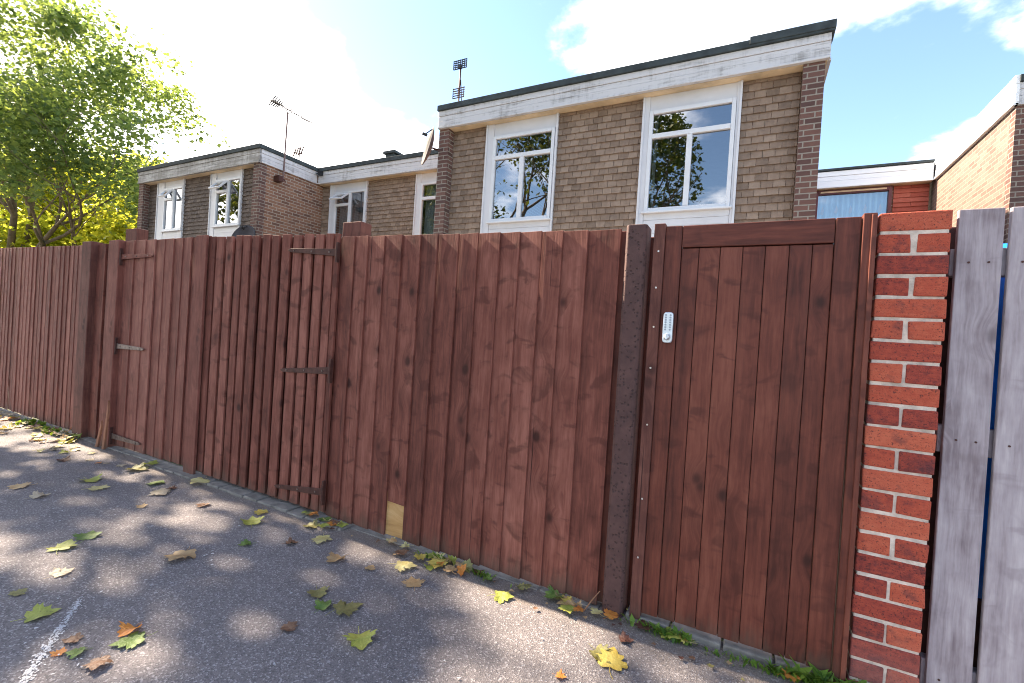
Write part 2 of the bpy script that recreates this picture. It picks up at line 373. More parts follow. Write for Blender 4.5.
def pane_mat():
    m = bpy.data.materials.new('window_glass'); m.use_nodes = True; nt = m.node_tree; nt.nodes.clear()
    o = nt.nodes.new('ShaderNodeOutputMaterial'); t = N(nt, 'ShaderNodeBsdfTransparent'); t.inputs[0].default_value = (.72,.76,.76,1)
    g = N(nt, 'ShaderNodeBsdfGlossy'); g.inputs['Roughness'].default_value = 0.0; g.inputs[0].default_value = (.95,.97,1,1)
    fr = N(nt, 'ShaderNodeFresnel', IOR=1.5); f = math_(nt, 'ADD', math_(nt, 'MULTIPLY', fr.outputs[0], 1.2), .20, clamp=True)
    x = N(nt, 'ShaderNodeMixShader'); L(nt, f, x.inputs[0]); L(nt, t.outputs[0], x.inputs[1]); L(nt, g.outputs[0], x.inputs[2]); L(nt, x.outputs[0], o.inputs[0]); return m
M['pane'] = pane_mat()

def cloth(name, col, trans=.4):
    m, nt, b = mat(name); o = [n for n in nt.nodes if n.type == 'OUTPUT_MATERIAL'][0]
    n = noise(nt, objco(nt), 6, 3); L(nt, ramp(nt, n, [(.3, tuple(c*.85 for c in col)), (.7, col)]), b.inputs['Base Color']); b.inputs['Roughness'].default_value = .9
    t = N(nt, 'ShaderNodeBsdfTranslucent'); t.inputs[0].default_value = (*col, 1)
    x = N(nt, 'ShaderNodeMixShader'); x.inputs[0].default_value = trans; L(nt, b.outputs[0], x.inputs[1]); L(nt, t.outputs[0], x.inputs[2]); L(nt, x.outputs[0], o.inputs[0]); return m
M['net'] = cloth('white_net_curtain', (.62,.66,.72)); M['curt_grey'] = cloth('grey_curtain', (.42,.44,.50)); M['net_blue'] = cloth('pale_blue_net_curtain', (.36,.60,.86))

def leafmat(name, c1, c2, c3, trans=.45, tcol=(.30,.40,.03), tvar=None):
    m, nt, b = mat(name); o = [n for n in nt.nodes if n.type == 'OUTPUT_MATERIAL'][0]; r = island(nt)
    L(nt, ramp(nt, r, [(.1, c1), (.5, c2), (.95, c3)]), b.inputs['Base Color']); b.inputs['Roughness'].default_value = .5; b.inputs['Specular IOR Level'].default_value = .35
    t = N(nt, 'ShaderNodeBsdfTranslucent'); L(nt, ramp(nt, r, [(.1, tuple(x*.7 for x in tcol)), (.95, tvar or tcol)]), t.inputs[0])
    x = N(nt, 'ShaderNodeMixShader'); x.inputs[0].default_value = trans; L(nt, b.outputs[0], x.inputs[1]); L(nt, t.outputs[0], x.inputs[2]); L(nt, x.outputs[0], o.inputs[0]); return m
M['leaf_green'] = leafmat('green_tree_leaves', (.045,.08,.028), (.085,.13,.042), (.16,.19,.055), .45, (.28,.40,.08), (.46,.54,.10))
M['leaf_street'] = leafmat('backlit_toned_street_leaves', (.030,.055,.014), (.055,.085,.02), (.12,.13,.03), .3, (.10,.15,.02), (.30,.30,.03))  # greens darkened so the backlit look sits in the leaf colour
M['leaf_yellow'] = leafmat('yellow_green_tree_leaves', (.22,.28,.035), (.32,.36,.04), (.42,.40,.05), .6, (.78,.85,.07), (.92,.85,.08))
M['weed'] = leafmat('green_weed_leaves', (.05,.12,.02), (.09,.19,.025), (.16,.26,.04), .35)

def fallen(name, c1, c2, edge):
    m, nt, b = mat(name); o = [n for n in nt.nodes if n.type == 'OUTPUT_MATERIAL'][0]; co = objco(nt)
    oi = nt.nodes.new('ShaderNodeObjectInfo'); rv = N(nt, 'ShaderNodeCombineXYZ'); L(nt, math_(nt, 'MULTIPLY', oi.outputs['Random'], 20.0), rv.inputs[0])
    c_ = vadd(nt, co, rv.outputs[0]); n = noise(nt, c_, 1.6, 5, .65)
    c = ramp(nt, n, [(.35, c1), (.65, c2)]); c = mixc(nt, math_(nt, 'MULTIPLY', mrange(nt, noise(nt, c_, 4.5, 4, .7), .58, .72), .7), c, edge)
    # veins radiating from the leaf base
    sx = nt.nodes.new('ShaderNodeSeparateXYZ'); L(nt, co, sx.inputs[0])
    ang = math_(nt, 'ARCTAN2', sx.outputs[0], math_(nt, 'ADD', sx.outputs[1], .02)); s = math_(nt, 'ABSOLUTE', math_(nt, 'SINE', math_(nt, 'MULTIPLY', ang, 4.2)))
    c = mixc(nt, math_(nt, 'MULTIPLY', mrange(nt, s, .10, .02), .45), c, tuple(min(1, x*1.5) for x in c2))
    L(nt, c, b.inputs['Base Color']); b.inputs['Roughness'].default_value = .55
    t = N(nt, 'ShaderNodeBsdfTranslucent'); L(nt, c, t.inputs[0]); x = N(nt, 'ShaderNodeMixShader'); x.inputs[0].default_value = .25
    L(nt, b.outputs[0], x.inputs[1]); L(nt, t.outputs[0], x.inputs[2]); L(nt, x.outputs[0], o.inputs[0])
    bump(nt, b, n, .4, .05); return m
LM = {'yellow': fallen('yellow_fallen_leaf', (.52,.36,.06), (.66,.52,.14), (.25,.15,.03)),
      'pale': fallen('pale_yellow_fallen_leaf', (.55,.46,.17), (.68,.60,.30), (.38,.26,.10)),
      'green': fallen('green_fallen_leaf', (.10,.18,.035), (.22,.30,.07), (.26,.18,.05)),
      'lime': fallen('yellow_green_fallen_leaf', (.26,.30,.05), (.42,.42,.09), (.13,.12,.03)),
      'olive': fallen('olive_fallen_leaf', (.18,.17,.06), (.32,.28,.10), (.18,.10,.05)),
      'tan': fallen('tan_fallen_leaf', (.42,.26,.12), (.56,.38,.20), (.25,.12,.05)),
      'orange': fallen('orange_fallen_leaf', (.55,.17,.03), (.66,.29,.06), (.30,.10,.03)),
      'brown': fallen('brown_fallen_leaf', (.15,.075,.045), (.26,.14,.08), (.08,.045,.03)),
      'dark': fallen('dark_brown_fallen_leaf', (.075,.028,.022), (.13,.05,.035), (.04,.02,.02)),
      'beige': fallen('beige_fallen_leaf', (.46,.36,.24), (.60,.50,.36), (.30,.20,.12))}

# ------------------------------------------------------------------ setting
def struct(name, mb, mt, **kw):
    o = mb.build(name, mt, **kw); o['kind'] = 'structure'; return o
g = MB(); g.add([(-400,-400,-.012),(400,-400,-.012),(400,400,-.012),(-400,400,-.012)], [(0,1,2,3)]); struct('ground', g, M['earth'])
g = MB(); g.add([(-60,-7,0),(30,-7,0),(30,2.26,0),(-60,2.26,0)], [(0,1,2,3)]); struct('footpath', g, M['asphalt'])
g = MB(); g.add([(-30,2.3,-.006),(12,2.3,-.006),(12,7.2,-.006),(-30,7.2,-.006)], [(0,1,2,3)]); struct('garden_paving', g, M['slab'])
# flush paving blocks at the foot of the gates
def edging(x0, x1, y0, y1, bl, ztop):
    e = MB(); x = x0; r = random.Random(3)
    while x < x1-.02:
        w = min(bl*r.uniform(.92, 1.08), x1-x)
        e.box(x, x+w-.010, y0+r.uniform(-.006, .006), y1, -.03, ztop+r.uniform(-.005, .005)); x += w
    return e
struct('kerb_edging', edging(aX(146, 464, 2.13), aX(344, 526, 2.13), 2.11, 2.235, .155, .014), M['edging'], bevel=.006)
struct('kerb_edging', edging(-.44, .40, 2.185, 2.28, .21, .030), M['edging'], bevel=.006)
struct('kerb_edging', edging(aX(344, 526, 2.13)+.01, -.56, 2.175, 2.245, .45, .006), M['edging'], bevel=.005)
struct('kerb_edging', edging(-12.0, aX(146, 464, 2.13)-.01, 2.165, 2.24, .45, .008), M['edging'], bevel=.005)
# worn white line and lime specks on the asphalt
pl = MB(); r = random.Random(11)
FZ = [.0015]
def fleck(x, y, s, el=1.0, ang=0):
    FZ[0] += .000008
    n = r.randint(5, 8); a0 = r.random()*6
    pts = []
    for k in range(n):
        a = a0+2*math.pi*k/n; q = s*r.uniform(.45, 1.1); u, v = q*math.cos(a)*el, q*math.sin(a)
        pts.append((x+u*math.cos(ang)-v*math.sin(ang), y+u*math.sin(ang)+v*math.cos(ang), FZ[0]))
    pl.add(pts, [tuple(range(n))])
A = Vector(atZ(12, 700)); B = Vector(atZ(82, 598)); dv = (B-A); an = math.atan2(dv.y, dv.x)
for k in range(620):
    t = r.random()**1.25; w = .011*(1-.5*t)
    p = A+dv*t; fleck(p.x+r.gauss(0, w), p.y+r.gauss(0, w), r.uniform(.0015, .0062)*(1-.3*t), 1.5, an)
struct('worn_white_line', pl, M['paint'])
pl = MB()
for (px, py, n, sp) in ((65,522,10,.10),(45,497,8,.09),(120,513,12,.10),(135,523,7,.06),(205,553,8,.045),(212,560,5,.03),(25,640,10,.08),(55,655,9,.10),(110,590,10,.15),(240,560,8,.12),(70,570,8,.10),(285,505,5,.04),(330,470,0,0),(236,523,6,.04),(300,640,8,.25),(480,640,8,.25)):
    q = atZ(px, py)
    for k in range(n): fleck(q[0]+r.gauss(0, sp), q[1]+r.gauss(0, sp*.6), r.uniform(.0015, .0062), r.uniform(1, 2.2), r.random()*3)
struct('white_path_marks', pl, M['paint'])

# ------------------------------------------------------------------ houses
D = 7.0; ZT = 5.50          # roof edge height
ZS = 5.07                   # soffit height
def tiles(x0, x1, yw, z0, z1, mt, parent, pitch=.105, tw=.15, name='tile_cladding', seed=1):
    t = MB(); r = random.Random(seed); z = z0; row = 0
    while z < z1-.01:
        x = x0-(tw/2 if row % 2 else 0); h = min(pitch, z1-z)
        while x < x1-.004:
            a, b = max(x, x0)+.003, min(x+tw, x1)-.003
            if b-a > .01:
                j = r.uniform(-.004, .004); dz = r.uniform(-.004, .003)
                yb, ytp = yw-.030+j, yw-.008
                t.add([(a,yb,z+dz),(b,yb,z+dz+r.uniform(-.002,.002)),(b,yw,z+dz),(a,yw,z+dz),(a,ytp,z+h),(b,ytp,z+h),(b,yw,z+h),(a,yw,z+h)],
                      [(3,2,1,0),(4,5,6,7),(0,1,5,4),(1,2,6,5),(2,3,7,6),(3,0,4,7)])
            x += tw
        z += pitch; row += 1
    return t.build(name, mt, parent)
def fascia(x0, x1, y0, z0, z1, mt, parent, axis='x', sgn=1, name='fascia'):
    """stepped boards; axis x: front face at y0 running x0..x1; axis y: face at x=y0 (outwards sgn) running y x0..x1"""
    f = MB(); h = (z1-z0)
    prof = [(0.0, .10, -.012), (.10, .42, .006), (.42, .70, .012), (.70, 1.0, .002)]
    for a, b, d in prof:
        za, zb = z0+h*a+.001, z0+h*b-.003
        if axis == 'x': f.box(x0, x1, y0+d, y0+.05, za, zb)
        else: f.box(min(y0-sgn*d, y0-sgn*.05), max(y0-sgn*d, y0-sgn*.05), x0, x1, za, zb)
    return f.build(name, mt, parent, bevel=.003)
def window(x0, x1, z0, z1, yf, parent, mt, glx=None, gz=None, opener=None, curtain=None, mull=True, trans=True, header=True, asym=False, seed=0):
    """white panel strip x0..x1 from z0 to z1 with a glazed frame glx, gz set in it; yf = front plane. One part, with sub-parts."""
    gx0, gx1 = glx; gz0, gz1 = gz; fw = .055
    f = MB()
    # panel surround: jamb strips, header, spandrel
    f.box(x0, gx0-fw-.004, yf+.004, yf+.10, z0, z1); f.box(gx1+fw+.004, x1, yf+.004, yf+.10, z0, z1)
    f.box(gx0-fw-.004, gx1+fw+.004, yf+.022, yf+.10, gz1+fw+.004, z1); f.box(gx0-fw-.004, gx1+fw+.004, yf+.022, yf+.10, z0, gz0-fw-.03)
    f.box(x0-.004, x0+.028, yf-.012, yf+.002, z0, z1); f.box(x1-.028, x1+.004, yf-.012, yf+.002, z0, z1)
    zl = z0+.25
    while zl < gz0-fw-.12:
        f.box(gx0-fw, gx1+fw, yf+.012, yf+.020, zl, zl+.10); zl += .104
    w = f.build('window', mt, parent, bevel=.003)
    fr = MB(); ya, yb = yf-.012, yf+.055
    fr.box(gx0-fw, gx0, ya, yb, gz0-fw, gz1+fw); fr.box(gx1, gx1+fw, ya, yb, gz0-fw, gz1+fw)
    fr.box(gx0+.001, gx1-.001, ya, yb, gz1, gz1+fw); fr.box(gx0+.001, gx1-.001, ya, yb, gz0-fw, gz0)
    zt = gz1-(gz1-gz0)*.235; xm = (gx0+gx1)/2
    if trans: fr.box(gx0+.001, (xm-.039) if asym else gx1-.001, ya-.004, yb-.003, zt-.035, zt+.035)
    if mull: fr.box(xm-.038, xm+.038, ya-.002, yb-.004, gz0+.001, (zt-.036) if trans and not asym else gz1-.001)
    fr.build('frame', M['white'] if mt is M['panel'] else mt, w, bevel=.004)
    s = MB(); s.box(gx0-fw-.03, gx1+fw+.03, yf-.05, yf+.02, gz0-fw-.028, gz0-fw-.001); s.build('sill', M['white'] if mt is M['panel'] else mt, w, bevel=.004)
    p = MB(); p.add([(gx0,yf+.025,gz0),(gx1,yf+.025,gz0),(gx1,yf+.025,gz1),(gx0,yf+.025,gz1)], [(0,1,2,3)]); p.build('pane', M['pane'], w)
    if opener:
        ox0, ox1, oz0, oz1, ang = opener
        o = MB(); piv = Vector((0, ya-.006, oz1)); rot = Matrix.Rotation(-R(ang), 3, 'X')
        tl = lambda v: rot @ (v-piv)+piv
        o.m = 0
        for bx in ((ox0, ox0+.045, oz0, oz1), (ox1-.045, ox1, oz0, oz1), (ox0+.045, ox1-.045, oz0, oz0+.045), (ox0+.045, ox1-.045, oz1-.045, oz1)):
            o.box(bx[0], bx[1], ya-.03, ya+.01, bx[2], bx[3], tilt=tl)
        oo = o.build('opener', M['white'], w, bevel=.003)
        g_ = MB(); g_.add([tl(Vector(v)) for v in ((ox0+.046, ya-.01, oz0+.046), (ox1-.046, ya-.01, oz0+.046), (ox1-.046, ya-.01, oz1-.046), (ox0+.046, ya-.01, oz1-.046))], [(0,1,2,3)]); g_.build('opener_pane', M['pane'], w)
    if curtain:
        cm, frac = curtain
        for (ca, cb) in frac:
            c = MB(); n = 60; vs = []; r = random.Random(seed)
            a0, a1 = gx0+(gx1-gx0)*ca, gx0+(gx1-gx0)*cb; ph = r.random()*6
            for i in range(n+1):
                x = a0+(a1-a0)*i/n; y = yf+.16+.022*math.sin(i*1.15+ph)+.012*math.sin(i*.43)
                vs += [(x, y, gz0-.1), (x+.006*math.sin(i), y+.01, gz1+.08)]
            c.add(vs, [(2*i, 2*i+2, 2*i+3, 2*i+1) for i in range(n)]); c.build('curtain', cm, w, smooth=True)
    return w
def shell(x0, x1, y0, y1, par, mt, front_wins, ywall, zt=ZT-.12):
    """hollow brick volume: sides, back, floor slab; front skin split round the window strips"""
    b = MB(); t = .12
    b.box(x0, x0+t, y0, y1, -.01, zt); b.box(x1-t, x1, y0, y1, -.01, zt); b.box(x0+t+.001, x1-t-.001, y1-t, y1, -.01, zt)
    b.box(x0+t+.001, x1-t-.001, ywall, ywall+t, -.01, 2.6)
    xs = x0+t+.001
    for (a, c) in front_wins+[(x1-t-.001, None)]:
        if a-xs > .01: b.box(xs, a-.002, ywall, ywall+t, 2.602, zt)
        if c is None: break
        xs = c+.002
    w = b.build('wall', mt, par)
    i = MB(); i.box(x0+t+.005, x1-t-.005, ywall+t+.004, y1-t-.005, 2.45, 2.6)
    i.build('upper_floor', M['floorb'], par)
    return w
def roof(x0, x1, y0, y1, par, kink=None, z=ZT, zlo=.10):
    rb = MB(); rb.box(x0-.025, x1+.025, y0-.03, y1, z-zlo, z)
    if kink: rb.box(kink, x1+.035, y0-.04, y0+.3, z-.07, z+.035)
    return rb.build('roof', M['felt'], par, bevel=.006)

YT = 7.22; YP = 7.04; YW = 7.165
# --- main house
hx0, hx1 = -5.42, .66
H = thing('terraced_house', (-2.4, 7.0, 0), 'brown tile-hung house directly behind the fence with two large white windows and pale fascia', 'house', 'terraced houses behind the fence')
w1 = (-4.45, -3.07); w2 = (-1.67, -.31)
shell(hx0+.005, hx1-.015, YT-.001, 13.6, H, M['brick'], [w1, w2], YT)
roof(hx0, hx1+.03, D, 13.6, H, kink=-.25)
fascia(hx0, hx1+.025, D, ZS, ZT-.10, M['fascia'], H)
fascia(D+.055, 13.6, hx1+.03, ZS, ZT-.10, M['fascia'], H, axis='y', sgn=1, name='side_fascia')
s = MB(); s.box(hx0+.01, hx1, D+.052, YT+.02, ZS-.004, ZS+.016); s.build('soffit', M['soffit'], H)
for px0, px1 in ((-5.41, -5.19), (.40, .64)):
    p = MB(); p.box(px0, px1, YP, YT-.003, -.01, ZS-.006); p.build('brick_pier', M['brick_dark'], H)
for k, (a, b_) in enumerate(((-5.19, w1[0]), (w1[1], w2[0]), (w2[1], .40))):
    tiles(a+.004, b_-.006, YT-.002, 2.7, ZS-.006, M['tile'], H, seed=k+1)
# the tiles start flush with the top of the white strips
window(w1[0], w1[1], 2.62, ZS-.005, YW, H, M['panel'], glx=(-4.24, -3.17), gz=(3.36, 4.78), seed=1)
window(w2[0], w2[1], 2.62, ZS-.005, YW, H, M['panel'], glx=(-1.51, -.43), gz=(3.36, 4.78), seed=2, curtain=(M['net'], [(0, .045)]))
# --- left house
lx0, lx1 = -16.2, -10.66
H = thing('terraced_house', (-13.4, 7.0, 0), 'far left house with grimy peeling fascia, beside the tree, two narrow windows ajar', 'house', 'terraced houses behind the fence')
w1 = (-15.44, -14.10); w2 = (-12.85, -11.53)
shell(lx0+.005, lx1, YT-.001, 13.6, H, M['brick'], [w1, w2], YT)
roof(lx0, lx1+.03, D, 13.6, H)
fascia(lx0, lx1+.02, D, ZS, ZT-.10, M['fascia_grimy'], H)
fascia(D+.055, 8.66, lx1+.03, ZS, ZT-.10, M['fascia'], H, axis='y', sgn=1, name='side_fascia')
s = MB(); s.box(lx0+.01, lx1-.01, D+.052, YT+.02, ZS-.004, ZS+.016); s.build('soffit', M['soffit'], H)
for px0, px1 in ((lx0+.01, lx0+.25), (lx1-.24, lx1+.004)):
    p = MB(); p.box(px0, px1, YP, YT-.003, -.01, ZS-.006); p.build('brick_pier', M['brick_dark'], H)
for k, (a, b_) in enumerate(((lx0+.25, w1[0]), (w1[1], w2[0]), (w2[1], lx1-.24))):
    tiles(a+.004, b_-.006, YT-.002, 2.7, ZS-.006, M['tile_dark'], H, seed=k+11)
window(w1[0], w1[1], 2.62, ZS-.005, YW, H, M['panel'], glx=(-15.03, -14.16), gz=(3.72, 4.82), opener=(-15.0, -14.62, 4.52, 4.80, 38), asym=True, curtain=(M['net'], [(.05, .95)]), seed=3)
window(w2[0], w2[1], 2.62, ZS-.005, YW, H, M['panel'], glx=(-12.56, -11.60), gz=(3.72, 4.82), opener=(-12.55, -12.1, 4.50, 4.80, 42), asym=True, seed=4)
# --- left recessed house
YR = 8.67
H = thing('terraced_house', (-8.0, YR, 0), 'set-back house between the far left house and the main house, with curtained windows', 'house', 'terraced houses behind the fence')
w1 = (-10.31, -8.98); w2 = (-7.40, -6.05)
rx0, rx1 = lx1+.02, hx0-.005
b = MB()
yw = YR+.22
xs = rx0
for a, c in (w1, w2, (rx1, None)):
    b.box(xs, a-.002, yw, yw+.12, 2.602, ZT-.12)
    if c: xs = c+.002
b.box(rx0, rx1, yw, yw+.12, -.01, 2.6); b.build('wall', M['brick'], H); b = MB(); b.box(rx0, rx1, 13.4, 13.52, -.01, ZT-.12); b.build('wall', M['brick'], H)
i = MB(); i.box(rx0, rx1, yw+.125, 13.39, 2.45, 2.6); i.build('upper_floor', M['floorb'], H)
roof(rx0+.03, rx1-.03, YR, 13.6, H)
fascia(rx0+.015, rx1, YR, ZS, ZT-.10, M['fascia'], H)
s = MB(); s.box(rx0+.01, rx1, YR+.052, yw+.02, ZS-.004, ZS+.016); s.build('soffit', M['soffit'], H)
for k, (a, b_) in enumerate(((rx0, w1[0]), (w1[1], w2[0]), (w2[1], rx1))):
    tiles(a+.004, b_-.006, yw-.002, 2.7, ZS-.006, M['tile'], H, seed=k+21)
window(w1[0], w1[1], 2.62, ZS-.005, yw-.055, H, M['panel'], glx=(-10.08, -9.06), gz=(3.55, 4.80), opener=(-10.06, -9.6, 4.48, 4.78, 50), asym=True, curtain=(M['curt_grey'], [(0, 1)]), seed=5)
window(w2[0], w2[1], 2.62, ZS-.005, yw-.055, H, M['panel'], glx=(-7.18, -6.15), gz=(3.40, 4.78), curtain=(M['net'], [(0, .8)]), seed=6)
# --- right recessed house
YQ = 12.43; qx0, qx1 = hx1+.02, 3.16
H = thing('terraced_house', (1.9, YQ, 0), 'low-looking set-back house right of the main house with red tiles and a maroon framed window', 'house', 'terraced houses behind the fence')
yw = YQ+.2; wq = (1.12, 2.52)
b = MB(); b.box(qx0, wq[0]-.002, yw, yw+.12, -.01, ZT-.12); b.box(wq[1]+.002, qx1-.005, yw, yw+.12, -.01, ZT-.12); b.box(wq[0], wq[1], yw, yw+.12, -.01, 3.5)
b.build('wall', M['brick'], H); b = MB(); b.box(qx0, qx1, 18.0, 18.12, -.01, ZT-.12); b.build('wall', M['brick'], H)
roof(qx0+.06, qx1-.03, YQ, 18.1, H, zlo=.05)
fascia(qx0+.03, qx1-.005, YQ, ZS, ZT-.06, M['fascia_clean'], H)
tiles(wq[1]+.03, qx1-.01, yw-.002, 2.7, ZS-.006, M['tile_red'], H, tw=.6, pitch=.10, seed=31)
tiles(qx0+.1, wq[0]-.02, yw-.002, 2.7, ZS-.006, M['tile_red'], H, tw=.6, pitch=.10, seed=32)
s = MB(); s.box(qx0+.05, qx1-.01, YQ+.052, yw+.02, ZS-.004, ZS+.016); s.build('soffit', M['soffit'], H)
f = MB(); zt_, zb_ = ZS-.012, 3.5
for bx in ((wq[0], wq[0]+.06, zb_, zt_), (wq[1]-.06, wq[1], zb_, zt_), (wq[0]+.061, wq[1]-.061, zt_-.09, zt_), (wq[0]+.061, wq[1]-.061, zb_, zb_+.08)):
    f.box(bx[0], bx[1], yw-.07, yw+.04, bx[2], bx[3])
w = f.build('window', M['maroon'], H, bevel=.004)
f = MB(); f.box(wq[0]+.10, wq[1]-.10, yw-.085, yw-.072, zt_-.065, zt_-.03); f.build('vent', M['soffit'], w)
f = MB(); f.add([(wq[0]+.06,yw-.01,zb_),(wq[1]-.06,yw-.01,zb_),(wq[1]-.06,yw-.01,zt_-.09),(wq[0]+.06,yw-.01,zt_-.09)], [(0,1,2,3)]); f.build('pane', M['pane'], w)
c = MB(); vs = []; n = 90
for k in range(n+1):
    x = wq[0]+.05+(wq[1]-wq[0]-.1)*k/n; y = yw+.07+.02*math.sin(k*.9)+.01*math.sin(k*.31); vs += [(x, y, zb_-.1), (x, y, zt_-.05)]
c.add(vs, [(2*k, 2*k+2, 2*k+3, 2*k+1) for k in range(n)]); c.build('curtain', M['net_blue'], w, smooth=True)
for k in range(5):
    mo = MB()
    x = wq[0]+.16+k*.265; z = 4.62+.012*(k % 2)
    mo.prism([(x, z+.10), (x+.035, z+.02), (x+.03, z-.07), (x, z-.10), (x-.03, z-.06), (x-.02, z+.0)], 'y', yw+.030, yw+.034)
    mo.build('net_motif', M['net'], w)
# --- right house
kx, ky = 3.16, 9.18
H = thing('terraced_house', (6.0, ky, 0), 'right-hand house with a sunlit buff brick side wall and bright white fascia', 'house', 'terraced houses behind the fence')
b = MB(); b.box(kx+.05, 9.0, ky+.20, 18.0, -.01, ZT-.12); b.build('wall', M['brick_tan'], H)
p = MB(); p.box(kx+.045, kx+.32, ky+.03, ky+.197, -.01, ZS-.006); p.build('brick_pier', M['brick_dark'], H)
roof(kx+.075, 9.2, ky, 18.0, H)
fascia(kx+.02, 9.2, ky, ZS, ZT-.10, M['fascia'], H)
fascia(ky-.012, YQ-.015, kx+.005, ZS, ZT+.004, M['fascia_clean'], H, axis='y', sgn=-1, name='side_fascia')
s = MB(); s.box(kx+.06, 9.1, ky+.052, ky+.22, ZS-.004, ZS+.016); s.build('soffit', M['soffit'], H)
tiles(kx+.33, 9.0, ky+.198, 2.7, ZS-.006, M['tile'], H, seed=41)

# ------------------------------------------------------------------ roof clutter
def P3(px, py, Y): return Vector(atY(px, py, Y))
# Yagi aerial on the side wall of the left house
p0 = Vector((lx1+.16, 7.75, 4.72)); 
def onXp(px, py, X):
    q = ray(px, py); q = q*(X/q[0]); return Vector((X, float(q[1]), float(q[2])+CAMZ))
q0 = onXp(283, 181, lx1+.14); q1 = onXp(287, 113, lx1+.14)
q1.y = q0.y+.02
A_ = thing('tv_aerial', q0, 'long thin aerial on a mast fixed to the side wall of the far left house', 'aerial')
mm = MB(); mm.tube([q0, q1], .02, 8); mm.build('mast', M['aerial_red'], A_)
bm_ = MB(); bm_.box(lx1+.006, lx1+.20, q0.y-.16, q0.y-.04, q0.z-.05, q0.z+.09); bm_.box(lx1+.004, lx1+.16, q0.y-.04, q0.y+.04, q0.z+.02, q0.z+.05); bm_.build('wall_bracket', M['metal_dark'], A_)
a0 = onXp(271.5, 100, lx1+.14); a1 = onXp(311, 123, lx1+.9)
a1 = q1+(q1-a0)*0; dirv = (onXp(311, 123, lx1+.14)-a0)
bo = MB(); a1 = a0+dirv; bo.tube([a0, a1], .012, 6)
for k in range(14):
    t = .28+.72*k/13; p = a0+dirv*t; hl = .16-.004*k; bo.tube([p+Vector((hl*.5, .0, hl*.2)), p-Vector((hl*.5, 0, hl*.2))], .010, 5)
bo.tube([q1, q1+Vector((0, 0, .02))], .03, 6)
bo.build('boom', M['metal_worn'], A_)
rf = MB()
for k in range(5):
    p = a0+dirv*(.02+.045*k); hh = .15-.02*k; rf.tube([p+Vector((.12, 0, hh*.6)), p-Vector((.12, 0, hh*.6))], .015, 5); rf.tube([p+Vector((-.12, 0, .03)), p+Vector((.12, 0, -.03))], .015, 5)
rf.build('reflector', M['blackplast'], A_)
# small aerial behind
s0 = P3(299, 161, 9.2); A_ = thing('tv_aerial', s0, 'small stubby aerial on the roof edge beside the long mast', 'aerial')
a = MB(); a.tube([s0, s0+Vector((0, 0, .42))], .016, 6)
a.tube([s0+Vector((-.30, 0, .30)), s0+Vector((.12, .1, .22))], .016, 6)
for t in (-.26, -.16, -.05, .06): a.tube([s0+Vector((t, 0, .18)), s0+Vector((t+.04, .05, .42))], .022, 5)
a.build('aerial_rods', M['metal_dark'], A_)
# drooping cable between fascia corner
c0 = P3(303, 166, 8.60); cb = MB(); cpts = [P3(x, y, 8.60) for x, y in ((300,161),(305,168),(311,174),(316,174),(320,173))]; cb.tube(cpts, .012, 6)
cb.box(cpts[-1].x-.05, cpts[-1].x+.05, 8.57, 8.66, cpts[-1].z-.06, cpts[-1].z+.06)
cb.tube([P3(314, 178, 8.62), P3(314.3, 186, 8.62), P3(314, 236, 8.85)], .014, 6)
tag(cb.build('cable', M['blackplast'], local=c0), 'black cable drooping across the fascia corner of the left houses', 'cable')
# roof vent
v0 = P3(393, 156, YR+.15); vb = MB(); vb.box(v0.x-.13, v0.x+.13, v0.y-.12, v0.y+.12, ZT+.005, ZT+.10); vb.box(v0.x-.19, v0.x+.19, v0.y-.16, v0.y+.16, ZT+.10, ZT+.17)
tag(vb.build('roof_vent', M['felt'], local=(v0.x, v0.y, ZT), bevel=.01), 'dark boxy vent on the set-back roof left of the satellite dish', 'roof vent')
v0 = P3(903, 160, YQ+.3); vb = MB(); vb.prism([(v0.x-.2, ZT+.004), (v0.x+.2, ZT+.004), (v0.x+.16, ZT+.06), (v0.x-.05, ZT+.075)], 'y', v0.y-.1, v0.y+.1)
tag(vb.build('roof_vent', M['felt'], local=(v0.x, v0.y, ZT)), 'low black flap on the right-hand set-back roof edge', 'roof vent')
# grid aerial on main roof
g0 = P3(458.5, 103, 7.5); g0.z = ZT; A_ = thing('tv_aerial', g0, 'dark mesh panel aerial on a short pole at the left end of the main roof', 'aerial')
gt = aZ(460, 66, 7.5)
a = MB(); a.tube([g0, Vector((g0.x, 7.5, gt))], .016, 6); a.tube([g0+Vector((.10, 0, 0)), Vector((g0.x+.02, 7.5, gt-.28))], .009, 6); a.build('mast', M['metal_dark'], A_)
a = MB(); wz = .11
for k in range(5): a.box(g0.x-.15, g0.x+.15, 7.48, 7.49, gt-.06+.16*k/4-.009, gt-.06+.16*k/4+.009)
for k in range(7): x = g0.x-.15+k*.05; a.box(x-.008, x+.008, 7.472, 7.481, gt-.068, gt+.108)
a.box(g0.x-.02, g0.x+.03, 7.44, 7.5, gt-.07, gt+.0); a.build('mesh_panel', M['blackplast'], A_)
a = MB(); zb = aZ(460, 98, 7.5)
for k in range(5): a.box(g0.x-.13, g0.x+.14, 7.47, 7.48, zb+k*.045-.009, zb+k*.045+.009)
for x in (-.12, .0, .13): a.box(g0.x+x-.006, g0.x+x+.006, 7.46, 7.471, zb-.01, zb+.19)
a.build('lower_grid', M['aerial_red'], A_)
